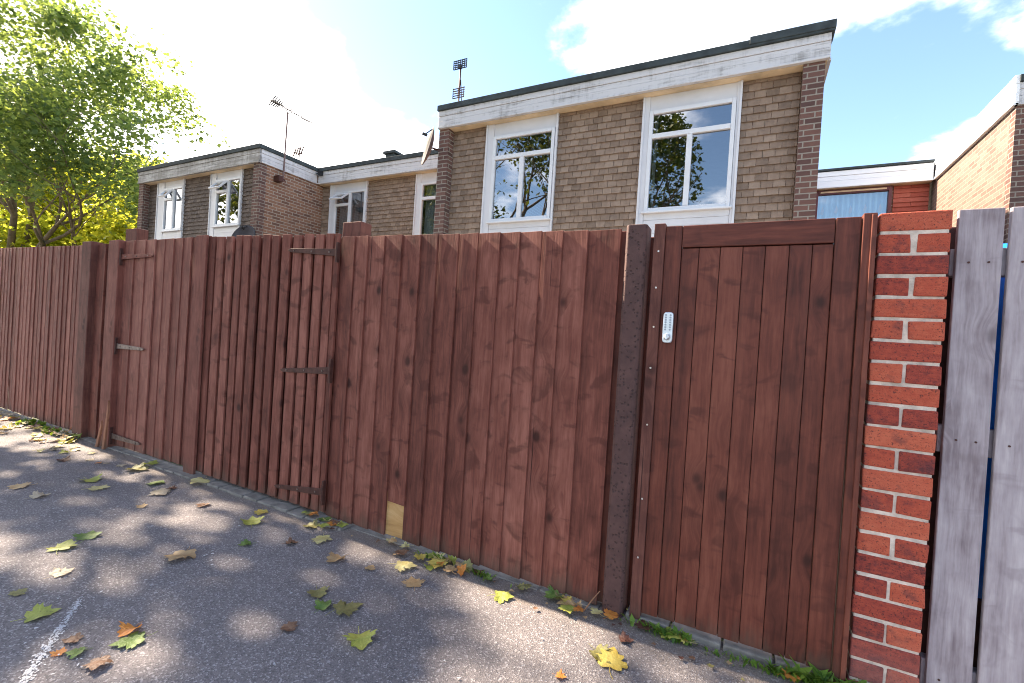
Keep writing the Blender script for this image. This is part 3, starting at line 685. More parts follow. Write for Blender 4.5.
# satellite dish on the left corner of the main house
def dish(label, cen, nrm, rad, cols, wallpt, tall=1.12):
    T = thing('satellite_dish', wallpt, label, 'satellite dish')
    nrm = Vector(nrm).normalized(); u = nrm.cross(Vector((0,0,1))).normalized(); w = u.cross(nrm)*-1
    d = MB(); n = 28; rings = 6; vs = []
    for side in (0, 1):
        for j in range(rings+1):
            q = j/rings
            for k in range(n):
                a = 2*math.pi*k/n; vs.append(cen+(u*math.cos(a)+w*math.sin(a)*tall)*rad*max(q, .01)+nrm*(rad*.28*q*q-.014*side))
    fs = []; o2 = (rings+1)*n; d.m = 0
    f0 = [(j*n+k, j*n+(k+1)%n, (j+1)*n+(k+1)%n, (j+1)*n+k) for j in range(rings) for k in range(n)]
    f1 = [tuple(o2+i for i in reversed(f)) for f in f0]; rim = [(rings*n+k, rings*n+(k+1)%n, o2+rings*n+(k+1)%n, o2+rings*n+k) for k in range(n)]
    o = len(d.v); d.v += [tuple(v) for v in vs]
    for f in f0: d.f.append(f); d.mi.append(0)
    for f in f1+rim: d.f.append(f); d.mi.append(1)
    d.build('reflector', cols, T, smooth=True)
    a = MB(); low = cen-w*rad*tall*.9+nrm*rad*.25; foc = cen+nrm*rad*.62-w*rad*.62
    a.tube([low, foc], .011, 6); a.tube([foc-nrm*.05, foc+nrm*.05], .028, 8); a.build('feed_arm', M['blackplast'], T)
    a = MB(); a.tube([cen-nrm*.02, cen-nrm*.10, Vector(wallpt)], .02, 8); a.box(wallpt[0]-.03, wallpt[0]+.03, wallpt[1]-.06, wallpt[1]+.06, wallpt[2]-.09, wallpt[2]+.09); a.build('wall_bracket', M['metal_dark'], T)
dc = P3(431.5, 147.5, 7.15)
dish('brown oval satellite dish seen edge-on at the left corner of the main house', dc, (-.63, -.75, .20), .30, [M['dish'], M['dishback']], (hx0-.03, 7.2, dc.z-.03), 1.25)
dc = P3(245, 239, 6.9)
dish('grey rounded dish just showing above the fence beside the far left house', dc, (.30, -.85, .35), .30, [M['dish'], M['dish']], (dc.x-.05, 7.15, dc.z-.15))

# ------------------------------------------------------------------ fence
YF = 2.2
GB = 'fence panels along the path'
def featherboards(name, edges, z0s, ztop, mt, parent, y=YF, thick=.014, seed=0, skip=None, jit=.002, bev=.0015):
    b = MB(); r = random.Random(seed)
    n = len(edges)-1
    for i in range(n):
        a, c = edges[i], edges[i+1]
        za = ztop(a)+r.uniform(-jit, jit); zc = ztop(c)+r.uniform(-jit, jit); zz0 = z0s+r.uniform(-.006, .006)
        if skip and i in skip: zz0 = skip[i]
        ov = .012; tl = r.uniform(-.003, .003)
        yb = y+.016; yo = r.uniform(-.003, .003)
        # wedge: thick edge at the left, thin edge tucked under the next board
        vs = []
        for z, zr in ((zz0, zz0), (za, zc)):
            t2 = tl if z > 1 else 0
            vs += [(a-ov+t2, yb-.004+yo, z), (c+t2, yb-thick-.006+yo, zr), (c+t2, yb-.0045, zr), (a-ov+t2, yb+.003+yo, z)]
        b.add(vs, [(3,2,1,0),(4,5,6,7),(0,1,5,4),(1,2,6,5),(2,3,7,6),(3,0,4,7)])
    return b.build(name, mt, parent, bevel=bev)
def rails(parent, x0, x1, zs, y0=YF+.021, y1=YF+.065, mt=None):
    for z in zs:
        r_ = MB(); r_.box(x0, x1, y0, y1, z-.035, z+.035); r_.build('rail', mt or M['post'], parent, bevel=.004)
def post(x0, x1, y0, y1, z1, label, mt=None, pitched=False, bev=.006):
    p = MB(); c = ((x0+x1)/2, (y0+y1)/2, 0); p.box(x0, x1, y0, y1, -.01, z1)
    return tag(p.build('fence_post', mt or M['post'], local=c, bevel=bev), label, 'fence post', 'posts of the brown fence')

# far left panel and further panels out of frame
xl = aX(85, 360); zt_left = lambda x: 1.934+(x+6.0)*-.019
T = thing('board_fence', (-7.0, YF, 0), 'reddish brown close-board panel at the far left of the fence', 'fence panel', GB)
e = [-8.55+(xl+.012+8.55)*k/26 for k in range(27)]
featherboards('boards', e, .03, zt_left, M['fence_old_hazed'], T, seed=5, thick=.006); rails(T, -8.55, xl, (.35, 1.0, 1.65))
for k in range(2):
    x1_ = -8.62-k*1.95
    T = thing('board_fence', (x1_-.9, YF, 0), ('first' if k == 0 else 'second')+' brown close-board panel beyond the far left panel', 'fence panel', GB)
    featherboards('boards', [x1_-1.85+1.85*j/19 for j in range(20)], .03, zt_left, M['fence_old_hazed'], T, seed=30+k, thick=.018); rails(T, x1_-1.85, x1_, (.35, 1.0, 1.65))
# posts at left
pz = lambda px, py: aZ(px, py, YF-.02)
x0, x1 = aX(79.5, 360), aX(89.0, 360); post(x0, x1-.01, YF-.030, YF+.07, pz(97, 240.8), 'slim lit-topped wooden post beside the far left fence panel')
px0, px1 = aX(107, 360), aX(117.5, 360)
T = thing('board_fence', ((x1+px0)/2, YF, 0), 'narrow dark strip of boards between two posts left of the strap-hinged gate', 'fence panel', GB)
featherboards('boards', [x1-.008, (x1+px0)/2, px0+.006], .02, lambda x: pz(112, 242), M['fence'], T, y=YF+.02, seed=6); rails(T, x1, px0, (.4, 1.6), YF+.042, YF+.08)
post(px0, px1-.004, YF-.038, YF+.06, pz(127, 239.5), 'leaning-looking hinge post at the left gate', M['fence_old_hazed'])
post(aX(130, 232, YF+.12), aX(141, 232, YF+.12), YF+.085, YF+.185, aZ(134, 229.5, YF+.12), 'reddish square post end poking up behind the left gate')
# left gate
gx0, gx1 = px1+.004, aX(203.5, 360)
zg = lambda x: aZ(127, 240.9)+(aZ(203, 236.5)-aZ(127, 240.9))*(x-gx0)/(gx1-gx0)
G = thing('fence_gate', (gx0, YF, 0), 'left brown board gate hung on its left side by three iron strap hinges', 'gate', 'board gates in the fence')
e = [gx0]+[aX(p, 360) for p in (128, 139, 149, 158, 167, 176, 185, 193)]+[gx1]
featherboards('boards', e, .035, zg, M['fence_old_hazed'], G, seed=8, thick=.010); rails(G, gx0, gx1, (.3, 1.0, 1.7))
def strap(parent, xh, xe, z, mt, z2=None, y=YF-.012, hh=.11):
    z2 = z if z2 is None else z2; sg = 1 if xe > xh else -1
    h = MB(); h.prism([(xh, z+.026), (xh+sg*.02, z+.024), (xe-sg*.03, z2+.013), (xe, z2), (xe-sg*.03, z2-.013), (xh+sg*.02, z-.024), (xh, z-.026)], 'y', y-.006, y)
    o = h.build('hinge', mt, parent, bevel=.0015)
    p = MB(); p.box(xh-.010 if sg > 0 else xh-.004, xh+.004 if sg > 0 else xh+.010, y-.016, y+.006, z-hh*.72, z+hh*.72)
    p.tube([(xh, y-.012, z-.05), (xh, y-.012, z+.05)], .008, 8); p.build('hinge_knuckle', M['metal_dark'], o)
    d = MB()
    for t in (.15, .5, .86):
        xx = xh+(xe-xh)*t; zz_ = z+(z2-z)*t; d = MB(); d.tube([(xx, y-.006, zz_), (xx, y-.010, zz_)], .006, 8); d.build('bolt', M['metal_worn'], o)
strap(G, gx0, aX(155, 255), aZ(127, 257)+.0, M['fence_old_hazed'])
strap(G, gx0, aX(146, 348.5), aZ(119, 346), M['metal_worn'])
strap(G, gx0, aX(142, 441), aZ(112, 435), M['metal_worn'])
# meeting post
mx0, mx1 = gx1+.002, aX(209, 300)
post(aX(197, 300), mx1-.02, YF-.034, YF-.014, pz(206, 235.3), 'flat cover batten with a lit top between the two board gates', M['fence_old_hazed'], bev=.003)
# wide ribbed gate
wx0, wx1 = aX(206, 310), aX(336.5, 310)
zg2 = lambda x: 1.926+(1.884-1.926)*(x-wx0)/(wx1-wx0)
G = thing('fence_gate', (wx1, YF, 0), 'wide ribbed brown gate hung on its right side by three long strap hinges', 'gate', 'board gates in the fence')
cuts = [212.6, 222.5, 231.5, 239.5, 248.5, 257.5, 267.5, 277.0, 287.8, 299.5, 310.0, 321.0]
b = MB(); r = random.Random(4)
xs = [aX(p, 310) for p in cuts]
b.box(wx0, xs[0]-.008, YF-.004, YF+.012, .04, zg2(wx0))
for i, x in enumerate(xs):
    xe = xs[i+1] if i < len(xs)-1 else aX(331, 310)
    wd = (xe-x); yo = r.uniform(-.003, .003); dz = r.uniform(-.006, .006); tl = r.uniform(-.004, .004)
    b.add([(x+wd*.30, YF-.018+yo, .035), (xe, YF-.016+yo, .035), (xe, YF+.002+yo, .035), (x+wd*.30, YF+.002+yo, .035),
           (x+wd*.30+tl, YF-.018+yo, zg2(x)+dz), (xe+tl, YF-.016+yo, zg2(xe)+dz), (xe+tl, YF+.002+yo, zg2(xe)+dz), (x+wd*.30+tl, YF+.002+yo, zg2(x)+dz)],
          [(3,2,1,0),(4,5,6,7),(0,1,5,4),(1,2,6,5),(2,3,7,6),(3,0,4,7)])
b.box(aX(332, 310), wx1, YF-.012, YF+.006, .04, zg2(wx1))
b.build('boards', M['fence'], G, bevel=.002)
b = MB()
for i, x in enumerate(xs): b.box(x-.05, x+.055, YF+.022, YF+.034, .012, zg2(x)-.012)
b.build('backing_boards', M['gate'], G)  # darker wood than the ribs, paints shade into the gaps
rails(G, wx0, wx1, (.25, .95, 1.75), YF+.036, YF+.075)
strap(G, wx1+.005, aX(291, 250), aZ(343, 253), M['metal_dark'], aZ(291, 251), y=YF-.020, hh=.09)
strap(G, wx1+.005, aX(283, 369), aZ(334, 371), M['metal_dark'], aZ(283, 369.5), y=YF-.020)
strap(G, wx1+.005, aX(277, 484), aZ(327, 492), M['metal_dark'], aZ(277, 484.5), y=YF-.020)
post(aX(346, 230, YF+.10), aX(364, 230, YF+.10), YF+.07, YF+.17, aZ(353, 222, YF+.08), 'square wooden post rising above the fence beside the ribbed gate')
# middle panel
ed = [338.5, 350, 363, 379.6, 397, 415.7, 433, 453, 472.5, 494, 514.5, 535.7, 557, 582.5, 614.8]
E_ = [aX(p, 325) for p in ed]; E_[0] = wx1+.008
ztm = lambda x: 1.866+(1.820-1.866)*(x-E_[0])/(E_[-1]-E_[0])
T = thing('board_fence', ((E_[0]+E_[-1])/2, YF, 0), 'wide middle panel of thirteen broad boards, one cut short over a pale patch', 'fence panel', GB)
zc = aZ(396, 504)
featherboards('boards', E_, .015, ztm, M['fence'], T, seed=2, skip={4: zc}, thick=.013)
pb = MB(); x0_, x1_ = aX(384, 520, YF+.01), aX(405, 520, YF+.01); pb.box(x0_-.012, x1_+.012, YF+.010, YF+.0185, .02, zc+.06)
pb.build('repair_patch', M['raw'], T)
rails(T, E_[0]+.052, E_[-1]-.032, (.3, .95, 1.6))
bt = MB(); bt.box(E_[-1]-.03, aX(621, 325)+.03, YF+.0205, YF+.06, .02, ztm(E_[-1])-.004); bt.build('gap_batten', M['gate'], T, bevel=.003)
bt = MB(); bt.box(E_[0]-.05, E_[0]+.05, YF+.0205, YF+.064, .02, ztm(E_[0])-.004); bt.build('gap_batten', M['gate'], T, bevel=.003)  # added batten, blocks light through the gap at this end
# concrete post
cx0, cx1 = -.552, -.455; bx_g = -.38
pc = MB(); pc.prism([(cx0, YF+.09), (cx0, YF-.010), (cx0+.012, YF-.022), (cx1-.012, YF-.022), (cx1, YF-.010), (cx1, YF+.09)], 'z', -.01, 1.835)
tag(pc.build('fence_post', M['concrete'], local=(-.5, YF, 0), bevel=.004), 'pitted brown-painted concrete post left of the keypad gate', 'fence post', 'posts of the brown fence')
post(cx1-.01, bx_g, YF+.095, YF+.16, 1.80, 'added dark filler shading the gap between the concrete post and the keypad gate', M['gate'])  # added upright, keeps the slot beside the gate dark
# ------------------------------------------------------------------ right gate
zgt, zgb = 1.822, .046
G = thing('garden_gate', (-.43, YF, 0), 'dark brown framed garden gate with a silver keypad lock, next to the brick pillar', 'gate')
Xb = [aX(p, 345) for p in (675.2, 692.8, 714, 736.5, 759, 783, 806, 827.4)]
b = MB(); r = random.Random(9)
for i in range(len(Xb)-1):
    b.box(Xb[i]+.0012, Xb[i+1]-.0012, YF+.004+r.uniform(-.0008, .0008), YF+.022, zgb+r.uniform(-.003, .003), zgt-.102)
b.build('boards', M['gate'], G, bevel=.0025)
bk = MB(); bk.box(Xb[0], Xb[-1], YF+.023, YF+.028, zgb-.002, zgt-.095); bk.build('backing', M['metal_dark'], G)
sx0, sx1 = aX(658.6, 345), aX(853.0, 345)
st = MB(); st.box(sx0, Xb[0]-.001, YF-.004, YF+.03, zgb, zgt); st.build('stile', M['gate'], G, bevel=.003)
st = MB(); st.box(Xb[-1]+.001, sx1, YF-.004, YF+.03, zgb, zgt); st.build('stile', M['gate'], G, bevel=.003)
rl = MB(); rl.box(Xb[0]+.001, Xb[-1]-.001, YF-.002, YF+.03, zgt-.098, zgt); rl.build('top_rail', M['gate_rail'], G, bevel=.003)
bx0 = aX(647.5, 345)
bt = MB(); bt.box(bx0, sx0-.001, YF-.016, YF+.028, zgb-.03, zgt+.012); bt.build('closing_batten', M['post'], G, bevel=.003)
xm = (bx0+sx0)/2
for z in [aZ(654, p) for p in (252, 288, 327, 368, 425, 500, 560)]:
    s = MB(); s.tube([(xm+rng.uniform(-.004, .004), YF-.0155, z), (xm, YF-.0185, z)], .0042, 10); s.build('screw', M['screw'], G)
# keypad lock
kx0, kx1 = aX(662.6, 328, YF-.02), aX(672.8, 328, YF-.02); kz0, kz1 = aZ(667, 343, YF-.02), aZ(667, 312, YF-.02)
k = MB(); n = 10; poly = []; rr = (kx1-kx0)/2
for (cxx, czz, a0) in ((kx0+rr, kz1-rr, 0), (kx0+rr, kz0+rr, math.pi)):
    for j in range(n+1): a = a0+math.pi*j/n; sg = rr*.98; poly.append((cxx+sg*math.copysign(abs(math.cos(a))**.6, math.cos(a)), czz+sg*math.copysign(abs(math.sin(a))**.6, math.sin(a))))
k.prism(poly, 'y', YF-.024, YF-.004); kl = k.build('keypad_lock', M['steel'], G, bevel=.003)
hgt = kz1-kz0
bts = MB()
for rI in range(7):
    for cI in (-1, 1):
        z = kz1-hgt*(.10+.078*rI); x = (kx0+kx1)/2+cI*rr*.45; bts = MB(); bts.tube([(x, YF-.0235, z), (x, YF-.0275, z)], rr*.20, 8); bts.build('button', M['steel_dark'], kl)
kn = MB(); kz = kz0+hgt*.20; kn.tube([((kx0+kx1)/2, YF-.024, kz), ((kx0+kx1)/2, YF-.036, kz), ((kx0+kx1)/2, YF-.044, kz)], [rr*.72, rr*.66, rr*.45], 16); kn.box((kx0+kx1)/2-.004, (kx0+kx1)/2+.004, YF-.050, YF-.043, kz-rr*.6, kz+rr*.6); kn.build('knob', M['steel'], kl, bevel=.001)
# right gate post
p = MB(); gx_0, gx_1 = sx1+.004, .400; p.box(gx_0, gx_1, YF-.014, YF+.065, .0, 1.832); p.box(gx_0+.025, gx_1+.0, YF-.020, YF-.0145, .0, 1.826)
tag(p.build('fence_post', M['gate'], local=((gx_0+gx_1)/2, YF, 0), bevel=.003), 'dark brown wooden gatepost tight against the brick pillar', 'fence post', 'posts of the brown fence')
# ------------------------------------------------------------------ brick pillar
bp = MB(); r = random.Random(21); pitch = .0810; zt0 = 1.830; X0, X1 = .409, .618; Y0, Y1 = YF-.004, YF+.205
bp.m = 1; bp.box(X0+.004, X1-.004, Y0+.0045, Y1-.006, -.02, zt0-.006)
i = 0; z = zt0
def bk_(a, b_, c, d, z0, z1):
    j = lambda s=.0022: r.uniform(-s, s)
    dx, dy = j(), j(.003)
    vs = [(a+dx+j(), c+dy+j(), z0+j()), (b_+dx+j(), c+dy+j(), z0+j()), (b_+dx, d, z0), (a+dx, d, z0), (a+dx+j(), c+dy+j(), z1+j()), (b_+dx+j(), c+dy+j(), z1+j()), (b_+dx, d, z1), (a+dx, d, z1)]
    bp.add(vs, [(3,2,1,0),(4,5,6,7),(0,1,5,4),(1,2,6,5),(2,3,7,6),(3,0,4,7)])
bp.m = 0
ym = (Y0+Y1)/2
while z > -.05:
    z1 = z; z0 = z-pitch+.0115; xm = (X0+X1)/2+r.uniform(-.004, .004)
    if i % 2 == 0: bk_(X0, X1, Y0, ym-.005, z0, z1); bk_(X0, X1, ym+.005, Y1, z0, z1)
    else: bk_(X0, xm-.006, Y0, Y1, z0, z1); bk_(xm+.006, X1, Y0, Y1, z0, z1)
    z -= pitch; i += 1
tag(bp.build('brick_pillar', [M['pbrick'], M['mortar']], local=(.51, 2.3, 0), bevel=.0045), 'narrow red brick pillar with pale mortar beside the keypad gate', 'pillar')
# ------------------------------------------------------------------ grey plank fence on the right
YG = YF+.03
T = thing('plank_fence', (1.2, YG, 0), 'weathered grey plank fence with gaps at the right edge, beside the brick pillar', 'fence')
gx = [(aX(958, 230, YG), aX(1004.5, 230, YG)), (aX(1011, 230, YG), aX(1011, 230, YG)+.135)]
while gx[-1][1] < 3.0: a = gx[-1][1]+rng.uniform(.014, .03); gx.append((a, a+rng.uniform(.12, .14)))
zt1 = aZ(980, 208.5, YG)
b = MB(); r = random.Random(5)
for (a, c) in gx:
    dz = r.uniform(-.01, .01) if a > .8 else 0
    b.box(a, c, YG, YG+.022, .02, zt1+dz)
b.build('planks', M['grey'], T, bevel=.003)
for zr in (aZ(1003, 262, YG+.03), aZ(990, 444, YG+.03), .13):
    rl = MB(); rl.box(.635, 3.0, YG+.024, YG+.07, zr-.05, zr+.05); rl.build('rail', M['grey'], T, bevel=.004)
gb = MB(); gb.box(.63, 3.0, YG+.075, YG+.10, .0, .42); gb.build('added_dark_board', M['metal_dark'], T)  # added dark board, stands in for shade below the blue sheet
nb = MB()
for (a, c) in gx[:4]:
    for zr in (aZ(1003, 262, YG)+.0, aZ(990, 444, YG), .13):
        for xx in (a+.035, c-.035): nb = MB(); nb.tube([(xx, YG+.001, zr), (xx, YG-.0025, zr)], .0038, 8); nb.build('nail', M['metal_dark'], T)
bs = MB(); n = 26; vs = []
for k_ in range(n+1):
    x = .72+2.2*k_/n; vs += [(x, YG+.12+.02*math.sin(k_*1.1), .36+.02*math.sin(k_*.7)), (x, YG+.11+.015*math.sin(k_*1.7+1), 1.0), (x, YG+.10+.012*math.sin(k_*1.3+2), 1.72+.01*math.sin(k_))]
bs.add(vs, [f for k_ in range(n) for f in ((3*k_, 3*k_+3, 3*k_+4, 3*k_+1), (3*k_+1, 3*k_+4, 3*k_+5, 3*k_+2))])
bo_ = bs.build('blue_sheet', M['blue'], local=(1.7, YG+.1, .4), smooth=True)
sm_ = bo_.modifiers.new('solid', 'SOLIDIFY'); sm_.thickness = .004
post(.622, .70, YG+.105, YG+.16, 1.80, 'added dark strip standing in for shade in the gap between the brick pillar and the grey planks', M['metal_dark'])  # added upright, hides the bright view past the pillar
tag(bo_, 'bright blue plastic sheet hanging behind the grey planks', 'plastic sheet')

# ------------------------------------------------------------------ trees
def make_tree(name, loc, label, seed, limbs, depth, tipn, lsize, lmat, group, trunk_r=.35, trunk_h=2.0, lean=(0,0), clip=None, kids=3, spread=.62, leafclip=None, fill=None, shrink=.76, clump=.55, up=.12):
    rn = random.Random(seed); nr = np.random.default_rng(seed)
    T = thing(name, loc, label, 'tree', group)
    o = Vector(loc); tb = MB(); tips = []
    top = o+Vector((lean[0], lean[1], trunk_h))
    tb.tube([o-Vector((0,0,.2)), o+Vector((0,0,.3)), o.lerp(top, .5)+Vector((rn.uniform(-.1,.1), 0, 0)), top], [trunk_r*1.35, trunk_r*1.08, trunk_r*.95, trunk_r*.85], 12)
    def grow(p, d, ln, rad, dep):
        pts = [p]; rads = [rad]; n = 4; dd = d.copy()
        for i in range(n):
            dd = (dd+Vector((rn.gauss(0,.13), rn.gauss(0,.13), rn.gauss(0,.10)+up*.35))).normalized()
            pts.append(pts[-1]+dd*ln/n); rads.append(rad*(1-.42*(i+1)/n))
            if dep <= 2 and i in (1, 2): tips.append((pts[-1], dep))
        if clip and not clip(pts[-1]): return
        if rad > .006: tb.tube(pts, rads, 8 if rad > .06 else 5, cap=False)
        if dep == 0: tips.append((pts[-1], 0)); return
        for k in range(kids):
            ax = dd.orthogonal().normalized(); ax.rotate(Matrix.Rotation(2*math.pi*(k+rn.random()*.7)/kids, 3, dd))
            nd = (dd+ax*spread*rn.uniform(.65, 1.3)+Vector((0,0,up))).normalized()
            s = rn.choice((n, n, n-1)) if k else n
            grow(pts[s], nd, ln*shrink*rn.uniform(.8, 1.15), rads[s]*.72, dep-1)
    for (d, ln, rad, dz) in limbs:
        grow(o.lerp(top, dz), Vector(d).normalized(), ln, rad, depth)
    tb.build('trunk', M['bark'], T, smooth=True)
    pts = np.array([t[0] for t in tips]); 
    if fill:
        fc, fr, fn, tipn, clump = fill; q = nr.normal(0, 1, (fn, 3)); q /= np.linalg.norm(q, axis=1)[:, None]
        pts = np.array(fc)+q*np.array(fr)*(nr.random(fn)**.40)[:, None]
    cl = np.repeat(pts, tipn, axis=0); n = len(cl)
    cen = cl+nr.normal(0, clump, (n, 3))*np.array([1, 1, .7])
    if clip: 
        keep = np.array([clip(Vector(c)) and (leafclip is None or leafclip(Vector(c))) for c in cen]); cen = cen[keep]; n = len(cen)
    nrm = nr.normal(0, 1, (n, 3)); nrm[:, 2] = np.abs(nrm[:, 2])+.5; nrm /= np.linalg.norm(nrm, axis=1)[:, None]
    a = nr.normal(0, 1, (n, 3)); u = np.cross(nrm, a); u /= np.linalg.norm(u, axis=1)[:, None]; w = np.cross(nrm, u)
    s = (lsize*nr.uniform(.6, 1.25, n))[:, None]
    v = np.stack([cen-u*s*.5, cen+w*s*.42+nrm*s*.10+u*s*.08, cen+u*s*.55-nrm*s*.08, cen-w*s*.42+nrm*s*.10+u*s*.08], axis=1).reshape(-1, 3)-np.array(loc)
    me = bpy.data.meshes.new('crown'); me.vertices.add(4*n); me.vertices.foreach_set('co', v.ravel()); me.loops.add(4*n); me.loops.foreach_set('vertex_index', np.arange(4*n))
    me.polygons.add(n); me.polygons.foreach_set('loop_start', np.arange(0, 4*n, 4)); me.polygons.foreach_set('loop_total', np.full(n, 4)); me.materials.append(lmat); me.update(); me.validate()
    ob = bpy.data.objects.new('crown', me); C.objects.link(ob); ob.parent = T
    print(label, 'tips', len(pts), 'leaves', n)
    return T
GT = 'trees beyond the fence'
# big green tree left of the houses (its right-hand limbs reach towards the houses)
make_tree('broadleaf_tree', (-32.3, 8.8, 0), 'large green broadleaf tree with pale limbs rising above the left end of the fence', 3,
    [((.85,.05,.42), 4.9, .17, .95), ((.55,.15,.9), 5.0, .19, 1.0), ((-.2,-.1,1), 5.0, .20, 1.0), ((-.7,.1,.6), 4.2, .18, .95), ((.95,.25,.30), 4.9, .15, .8), ((.3,-.6,.8), 4.0, .15, 1.0), ((.7,.6,.6), 4.2, .14, .95), ((.75,-.15,.75), 5.2, .17, 1.0), ((.95,-.1,.55), 5.2, .15, .9)],
    5, 9, .19, M['leaf_green'], GT, up=.05, leafclip=lambda p: p.z > 5.3+.8*math.sin(p.x*.9)+(p.x+32)*.02+rng.uniform(-.8,.8), trunk_r=.34, trunk_h=2.0, lean=(.35, 0), clump=.40, shrink=.72, clip=lambda p: ((p.x+30.0)/10.4)**2+((p.y-9)/7)**2+((p.z-6)/9.5)**2+.55*math.sin(p.x*1.25+p.z*.9+.5)*math.sin(p.z*1.45-p.y*.7) < .90)
make_tree('broadleaf_tree', (-37.0, 14.5, 0), 'bright yellow-green tree glowing low behind the limbs of the large green tree', 8,
    [((.5,0,.8), 3.0, .18, .9), ((-.5,.2,.8), 3.0, .18, 1), ((.1,-.6,.8), 3.0, .16, .9), ((.7,.6,.5), 3.0, .16, .8), ((.8,-.5,.35), 3.0, .15, .7), ((-.6,-.5,.5), 2.8, .15, .8)],
    4, 34, .26, M['leaf_yellow'], GT, trunk_r=.28, trunk_h=1.3, clump=.62, shrink=.78)
make_tree('broadleaf_tree', (-29.0, 15.5, 0), 'second yellow-green tree low between the large tree and the far left house', 12,
    [((.5,0,.8), 2.4, .16, .9), ((-.5,.2,.8), 2.6, .16, 1), ((.1,-.6,.8), 2.4, .14, .9), ((.8,-.4,.4), 2.4, .14, .7), ((-.7,-.4,.5), 2.4, .14, .8)],
    4, 34, .25, M['leaf_yellow'], GT, trunk_r=.22, trunk_h=1.1, clump=.55, shrink=.76)
# street trees on the near side of the path: they shade it and show in the upstairs glass
GS = 'street trees across the path'
make_tree('street_tree', (-15.0, -3.0, 0), 'street tree to the left beside the path, casting the dappled shade on the asphalt', 5,
    [((.6,.2,.7), 2.7, .14, 1), ((-.5,.3,.8), 2.7, .14, 1), ((.0,.8,.6), 2.9, .14, .95), ((.3,-.7,.7), 2.6, .13, 1), ((.1,0,1), 2.9, .15, 1), ((.75,.55,.25), 2.8, .13, .7), ((-.3,.8,.2), 2.8, .12, .6), ((.8,.1,.9), 3.0, .13, 1), ((.3,.6,1), 3.0, .13, 1)],
    4, 8, .20, M['leaf_street'], GS, trunk_r=.24, trunk_h=4.1, shrink=.74, clip=lambda p: p.y < -.24*p.x-.15 and p.z > 2.5, fill=((-14.6, -1.0, 8.0), (4.6, 4.4, 5.0), 350, 50, .20))
make_tree('street_tree', (-13.2, -10.0, 0), 'tall street tree across the path, reflected in the left window of the main house', 17,
    [((.5,.2,.8), 3.6, .2, 1), ((-.5,.1,.8), 3.6, .2, 1), ((0,.7,.7), 3.2, .17, .95), ((.2,-.7,.7), 3.2, .17, 1), ((.05,0,1), 3.8, .2, 1), ((-.7,.4,.4), 3.2, .15, .8)],
    4, 5, .24, M['leaf_street'], GS, trunk_r=.34, trunk_h=5.4, clump=.42, shrink=.80, clip=lambda p: ((p.x+13)/4.6)**2+((p.y+10)/5)**2+((p.z-9.5)/6.5)**2 < 1)
make_tree('street_tree', (-7.0, -10.5, 0), 'second tall street tree across the path, reflected in the right window of the main house', 23,
    [((.3,.2,.9), 3.2, .18, 1), ((-.5,.1,.8), 3.4, .18, 1), ((-.2,.7,.7), 3.0, .16, .95), ((.1,-.7,.7), 3.0, .16, 1), ((-.05,0,1), 3.4, .18, 1)],
    4, 12, .24, M['leaf_street'], GS, trunk_r=.28, trunk_h=4.2, clump=.42, shrink=.80, clip=lambda p: ((p.x+6.4)/4.0)**2+((p.y+10.5)/4.5)**2+((p.z-9)/5.5)**2 < 1)

for (x, y, sd, lb) in ((-27.0, -6.5, 41, 'street tree farthest to the left across the path, facing the far left house'), (-20.0, -9.0, 43, 'street tree across the path facing the set-back curtained windows')):
    make_tree('street_tree', (x, y, 0), lb, sd, [((.4,.2,.8), 3.0, .17, 1), ((-.5,.1,.8), 3.0, .17, 1), ((0,.7,.7), 2.8, .15, .95), ((.1,-.7,.7), 2.8, .15, 1), ((0,0,1), 3.2, .17, 1), ((.7,-.3,.4), 2.8, .14, .9)],
        4, 9, .26, M['leaf_street'], GS, trunk_r=.28, trunk_h=2.8, clump=.5, shrink=.78, clip=lambda p: p.y < -1.5)

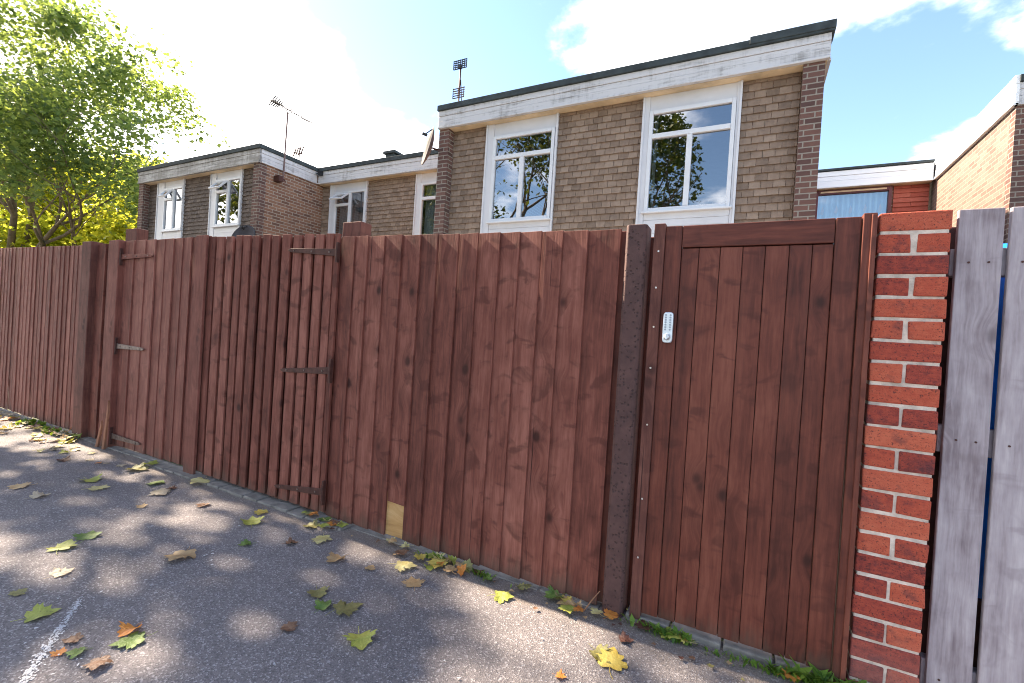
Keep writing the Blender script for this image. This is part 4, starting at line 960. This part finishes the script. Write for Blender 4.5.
# ------------------------------------------------------------------ fallen leaves
def leaf_mesh(seed):
    rn = random.Random(seed); me = bpy.data.meshes.new('fallen_leaf'); bm = bmesh.new()
    # outline of a five-lobed leaf, tip at +y, base at origin, unit width about 1
    half = [(0,.0),(.10,-.06),(.24,-.10),(.38,-.03),(.36,.05),(.35,.11),(.47,.14),(.58,.26),(.47,.29),(.50,.41),(.40,.40),(.31,.41),(.34,.52),(.37,.63),(.27,.62),(.19,.64),(.12,.76),(0,.92)]
    jx = lambda p: (p[0]*rn.uniform(.88, 1.1), p[1]+rn.uniform(-.025, .025))
    rt = [jx(p) if 0 < k < len(half)-1 else p for k, p in enumerate(half)]; lf = [(-x, y) for x, y in [jx(p) if 0 < k < len(half)-1 else p for k, p in enumerate(half)]][1:-1][::-1]
    outl = rt+lf; kx = rn.uniform(-.3, .7); ky = rn.uniform(-.2, .45); tw = rn.uniform(-.25, .25); ph = rn.random()*6
    def Z(x, y): return .055*math.sin(6*x+ph)*abs(x)*2+kx*x*x*1.1+ky*(y-.35)**2*.55+tw*x*(y-.3)+.03*math.sin(9*y+ph)
    cen = (0, .30); rings = 4; vs = [[bm.verts.new((cen[0]+(x-cen[0])*q, cen[1]+(y-cen[1])*q, Z(cen[0]+(x-cen[0])*q, cen[1]+(y-cen[1])*q))) for x, y in outl] for q in [(j+1)/rings for j in range(rings)]]
    c = bm.verts.new((0, .30, Z(0, .30))); n = len(outl)
    for k in range(n):
        bm.faces.new((c, vs[0][k], vs[0][(k+1)%n]))
        for j in range(rings-1): bm.faces.new((vs[j][k], vs[j+1][k], vs[j+1][(k+1)%n], vs[j][(k+1)%n]))
    # stalk
    pr = None
    for q in range(5):
        y = -.11*q; x = .03*q*q*(.2+.3*math.sin(ph)); z = Z(0, 0)*max(0, 1-q*.4)+.012; w = .014
        ring = [bm.verts.new((x+w*math.cos(a), y, z+w*math.sin(a))) for a in (0, 2.09, 4.19)]
        if pr:
            for a in range(3): bm.faces.new((pr[a], pr[(a+1)%3], ring[(a+1)%3], ring[a]))
        pr = ring
    zmin = min(v.co.z for v in bm.verts)
    for v in bm.verts: v.co.z -= zmin; v.co.y -= .3
    bmesh.ops.recalc_face_normals(bm, faces=bm.faces[:]); bm.to_mesh(me); bm.free()
    for p in me.polygons: p.use_smooth = True
    return me
LMESH = [leaf_mesh(100+k) for k in range(10)]
lcount = 0
LMV = {}
def leaf(px, py, size, colr, label, grp='fallen leaves on the path', rot=None, pitch=0, z=0.004, flat=None):
    global lcount
    k = lcount % len(LMESH); lcount += 1
    if (k, colr) not in LMV:
        me = LMESH[k].copy(); me.materials.clear(); me.materials.append(LM[colr]); LMV[(k, colr)] = me
    o = bpy.data.objects.new('fallen_leaf', LMV[(k, colr)]); C.objects.link(o)
    p = atZ(px, py); o.location = (p[0], min(p[1], 2.15), z if p[1] < 2.06 else .018); s = size*.88/1.12; o.scale = (s, s, s*(flat if flat else rng.uniform(.5, 1.1)))
    o.rotation_euler = (pitch+rng.uniform(-.06, .1), rng.uniform(-.08, .08), rot if rot is not None else rng.uniform(0, 6.28))
    return tag(o, label, 'leaf', grp)
for a in [
 (346,610,.165,'olive','large flat olive-tan leaf in the foreground path, centre of the lower group of three'),
 (324,607,.105,'green','small green leaf touching the large olive-tan leaf in the foreground'),
 (360,641,.150,'lime','curled green leaf nearest the bottom edge, below the large olive-tan leaf'),
 (289,629,.090,'brown','small brown leaf alone left of the foreground green leaf'),
 (318,594,.125,'olive','two-toned brown and green leaf just above the large olive-tan leaf'),
 (336,560,.135,'tan','crumpled tan leaf on the sunlit edge, out from the ribbed gate post'),
 (370,569,.075,'tan','small tan leaf midway between the crumpled tan leaf and the pale patch'),
 (321,541,.140,'pale','pale yellow leaf below the leaf heap at the ribbed gate hinge'),
 (312,527,.125,'olive','olive leaf at the left of the heap by the ribbed gate hinge'),
 (325,522,.110,'green','dark green leaf on top of the heap by the ribbed gate hinge'),
 (333,527,.100,'orange','red-orange leaf in the heap by the ribbed gate hinge'),
 (345,526,.075,'lime','small yellow-green leaf at the right end of the heap by the ribbed gate'),
 (291,544,.085,'brown','small dull brown leaf left of the pale yellow leaf'),
 (261,513,.110,'yellow','bright yellow leaf out from the middle of the ribbed gate'),
 (252,523,.165,'lime','long pale green leaf just below the bright yellow leaf'),
 (246,545,.090,'green','small green leaf alone below the long pale green leaf'),
 (180,558,.190,'tan','large beige-tan crumpled leaf lying alone in the middle of the path'),
 (404,568,.150,'pale','large pale yellow leaf below the fence patch'),
 (413,584,.135,'tan','orange-tan leaf nearest the camera below the fence patch'),
 (401,556,.100,'brown','curled brown leaf against the kerb below the fence patch'),
 (437,567,.130,'yellow','yellow leaf with many points right of the large pale yellow leaf'),
 (456,562,.100,'lime','upright yellow-green leaf leaning on the middle fence panel'),
 (462,574,.085,'orange','small orange leaf beneath the upright yellow-green leaf'),
 (470,568,.090,'olive','olive leaf at the fence foot right of the upright leaf'),
 (487,582,.070,'green','small fresh green leaf beside the middle fence panel'),
 (478,575,.070,'dark','dark curled leaf in the shadow at the middle panel foot'),
 (502,598,.125,'lime','mottled yellow-green leaf alone on the sunlit path'),
 (530,588,.060,'olive','tiny olive leaf under the edge of the middle panel'),
 (555,598,.125,'green','broad green leaf near the concrete post'),
 (567,606,.115,'tan','tan curled leaf lying over a green one near the concrete post'),
 (567,613,.095,'lime','yellow-green leaf under the tan curled one near the concrete post'),
 (612,617,.095,'orange','orange-tan leaf at the foot of the concrete post'),
 (625,641,.080,'dark','dark red-brown crumpled leaf in front of the keypad gate'),
 (611,662,.165,'yellow','largest yellow leaf with holes, in front of the keypad gate at the bottom edge'),
 (600,656,.120,'olive','olive half hidden under the largest yellow leaf'),
 (560,677,.055,'orange','small orange scrap at the bottom edge of the path'),
 (670,638,.115,'lime','yellow-green leaf in the weeds at the keypad gate'),
 (684,633,.070,'yellow','small yellow leaf on the edging below the keypad gate, left of its twin'),
 (693,636,.060,'pale','small pale leaf on the edging below the keypad gate, right of its twin'),
 (644,628,.090,'dark','dark leaf among the weeds at the left foot of the keypad gate'),
 (789,663,.095,'orange','rusty orange leaf on the weeds near the brick pillar'),
 (39,616,.140,'lime','pale green leaf left of the worn white line'),
 (129,632,.105,'orange','vivid orange leaf right of the worn white line'),
 (131,642,.140,'green','green leaf tucked under the vivid orange leaf'),
 (73,641,.080,'brown','brown leaf just right of the worn white line'),
 (59,654,.060,'orange','small orange leaf touching the worn white line'),
 (77,654,.080,'green','narrow dark green leaf beside the small orange leaf on the line'),
 (97,667,.100,'brown','dark brown dry leaf near the bottom edge, right of the worn line'),
 (61,574,.110,'beige','pale beige leaf in the large sun patch at the left edge'),
 (18,594,.080,'olive','small dark olive leaf at the left edge below the sun patch'),
 (63,548,.160,'lime','pale green leaf left of a darker green one, mid left path'),
 (88,537,.160,'green','darker green leaf right of the pale one, mid left path'),
 (90,481,.180,'lime','yellow-green leaf on the path out from the left gate, first of a close pair'),
 (98,489,.150,'pale','whitish leaf of the close pair out from the left gate'),
 (137,470,.210,'olive','long olive leaf pile near the left gate'),
 (150,466,.150,'lime','yellow-green leaf on top of the olive pile near the left gate'),
 (155,484,.160,'green','deep green leaf between the left gate and the path centre'),
 (160,494,.160,'beige','beige leaf beside the deep green leaf out from the left gate'),
 (172,489,.090,'dark','small dark leaf beside the beige and deep green leaves'),
 (199,484,.180,'pale','pale yellow leaf against the edging at the ribbed gate corner'),
 (20,487,.150,'tan','tan leaf far left on the shaded path'),
 (39,497,.130,'beige','beige curled leaf far left below the tan leaf'),
 (63,461,.120,'dark','dark wet leaf on the path by the far left panel'),
 (203,506,.110,'brown','brown leaf blending into the path below the pale yellow leaf'),
 (142,507,.080,'tan','small tan fragment below the beige leaf'),
]: leaf(*a, pitch=(.9 if 'upright' in a[4] else 0))
rl_ = random.Random(31)
cols = ['pale','beige','yellow','tan','lime','beige','orange','brown','pale']
for k in range(46):
    px = rl_.uniform(-6, 74); base = 409+.33*px; py = base+abs(rl_.gauss(0, 9))+3
    leaf(px, py, rl_.uniform(.08, .16), rl_.choice(cols), 'pale dry leaf in the drift against the far left fence panel', 'drift of leaves at the far left fence foot', flat=rl_.uniform(.8, 1.6))
for k in range(14):
    px = rl_.uniform(30, 130); py = 409+.33*px+rl_.uniform(12, 24)
    leaf(px, py, rl_.uniform(.06, .11), rl_.choice(cols), 'small dry leaf scattered beside the leaf drift by the left gate', 'scatter of small leaves by the left gate')
for k in range(26):
    px = rl_.choice((rl_.uniform(305, 350), rl_.uniform(385, 600), rl_.uniform(385, 480))); py = 409+.33*px+abs(rl_.gauss(0, 7))+2
    leaf(px, py, rl_.uniform(.05, .10), rl_.choice(['yellow','lime','tan','olive','brown','orange','pale']), 'small leaf lying in the litter along the foot of the middle panel', 'leaf litter at the foot of the middle panel', flat=rl_.uniform(.8, 1.6))
# bits of debris on the kerb
for k in range(26):
    x = rl_.uniform(-2.3, .35); o = leaf(300, 500, rl_.uniform(.018, .035), rl_.choice(['brown','tan','dark','olive']), 'tiny leaf fragment lying along the fence foot', 'leaf crumbs along the fence foot')
    o.location = (x, 2.13-abs(rl_.gauss(0, .06)), .012)
# stakes, twig
for px, py, ht, lean_, lab in ((97, 443, .26, .05, 'short splintered wooden stake leaning on the post by the left gate'), (103.5, 446, .46, .035, 'taller splintered wooden stake leaning on the left hinge post')):
    q = atZ(px, py); y = YF-.075
    x = aX(px, py, y); s = MB(); s.prism([(x-.022, .0), (x+.020, .0), (x+.030+lean_, ht*.8), (x+.018+lean_, ht), (x+.004+lean_, ht*.78)], 'y', y-.008, y+.010)
    tag(s.build('wooden_stake', M['stake'], local=(x, y, 0), bevel=.002), lab, 'stake')
a, b_ = Vector(atY(584, 604, 2.12)), Vector(atY(600, 591, 2.165)); a.z = .01
t = MB(); t.tube([a, a.lerp(b_, .5)+Vector((0, 0, .004)), b_], [.0035, .003, .002], 6); tag(t.build('twig', M['twig'], local=a), 'thin reddish twig propped against the fence foot by the concrete post', 'twig')
# weeds
def weed(px, py, h, n, label, seed, wide=.05, y=None, blade=.5):
    rn = random.Random(seed); p = list(atZ(px, py)); h *= 1.15; n = int(n*1.2)
    if p[1] > 2.165: p[1] = 2.165
    if y: p = [aX(px, py, y), y, 0]
    w = MB()
    for k in range(n):
        a = rn.random()*6.28; d = Vector((math.cos(a), math.sin(a)*.7, 0)); b0 = Vector((p[0]+rn.gauss(0, wide), p[1]-abs(rn.gauss(0, wide*.35)), .0)); L_ = h*rn.uniform(.4, 1.1); sd = Vector((-d.y, d.x, 0))*L_*(.10 if rn.random() < blade else .3)
        p1 = b0+Vector((0,0,L_*.45))+d*L_*.25; p2 = b0+Vector((0,0,L_*.75))+d*L_*.75
        w.add([b0-sd*.3, b0+sd*.3, p1+sd, p1-sd, p2], [(0,1,2,3), (3,2,4)])
    return tag(w.build('weed', M['weed'], local=p), label, 'plant', 'weeds along the fence foot')
weed(655, 626, .05, 40, 'low green weed at the left foot of the keypad gate', 1)
weed(668, 632, .055, 44, 'leafy weed on the edging just right of the gate batten', 2, .06)
weed(700, 645, .022, 34, 'thin line of moss and weed along the keypad gate edging', 3, .07)
weed(735, 655, .025, 28, 'sparse weed below the middle of the keypad gate', 4, .06)
weed(775, 664, .05, 40, 'small weed tuft under the rusty orange leaf', 5, .04)
weed(812, 672, .075, 60, 'grassy weed tuft near the gatepost', 6, .04, blade=.85)
weed(845, 681, .08, 70, 'bushy grassy weed at the foot of the brick pillar', 7, .05, blade=.7)
weed(740, 650, .03, 14, 'tiny sprig on the edging stone below the keypad gate', 8, .03)
weed(440, 560, .05, 26, 'dark green weed in the shade of the middle panel', 9, .05)
weed(485, 577, .045, 26, 'small bright weed at the foot of the middle panel', 10, .05)
weed(60, 433, .07, 40, 'weed tuft among the leaf drift at the far left panel', 11, .12)
weed(38, 424, .07, 40, 'weed tuft at the foot of the far left panel, nearer the frame edge', 12, .15)
for o in bpy.data.objects:
    if '_o' in o: del o['_o']
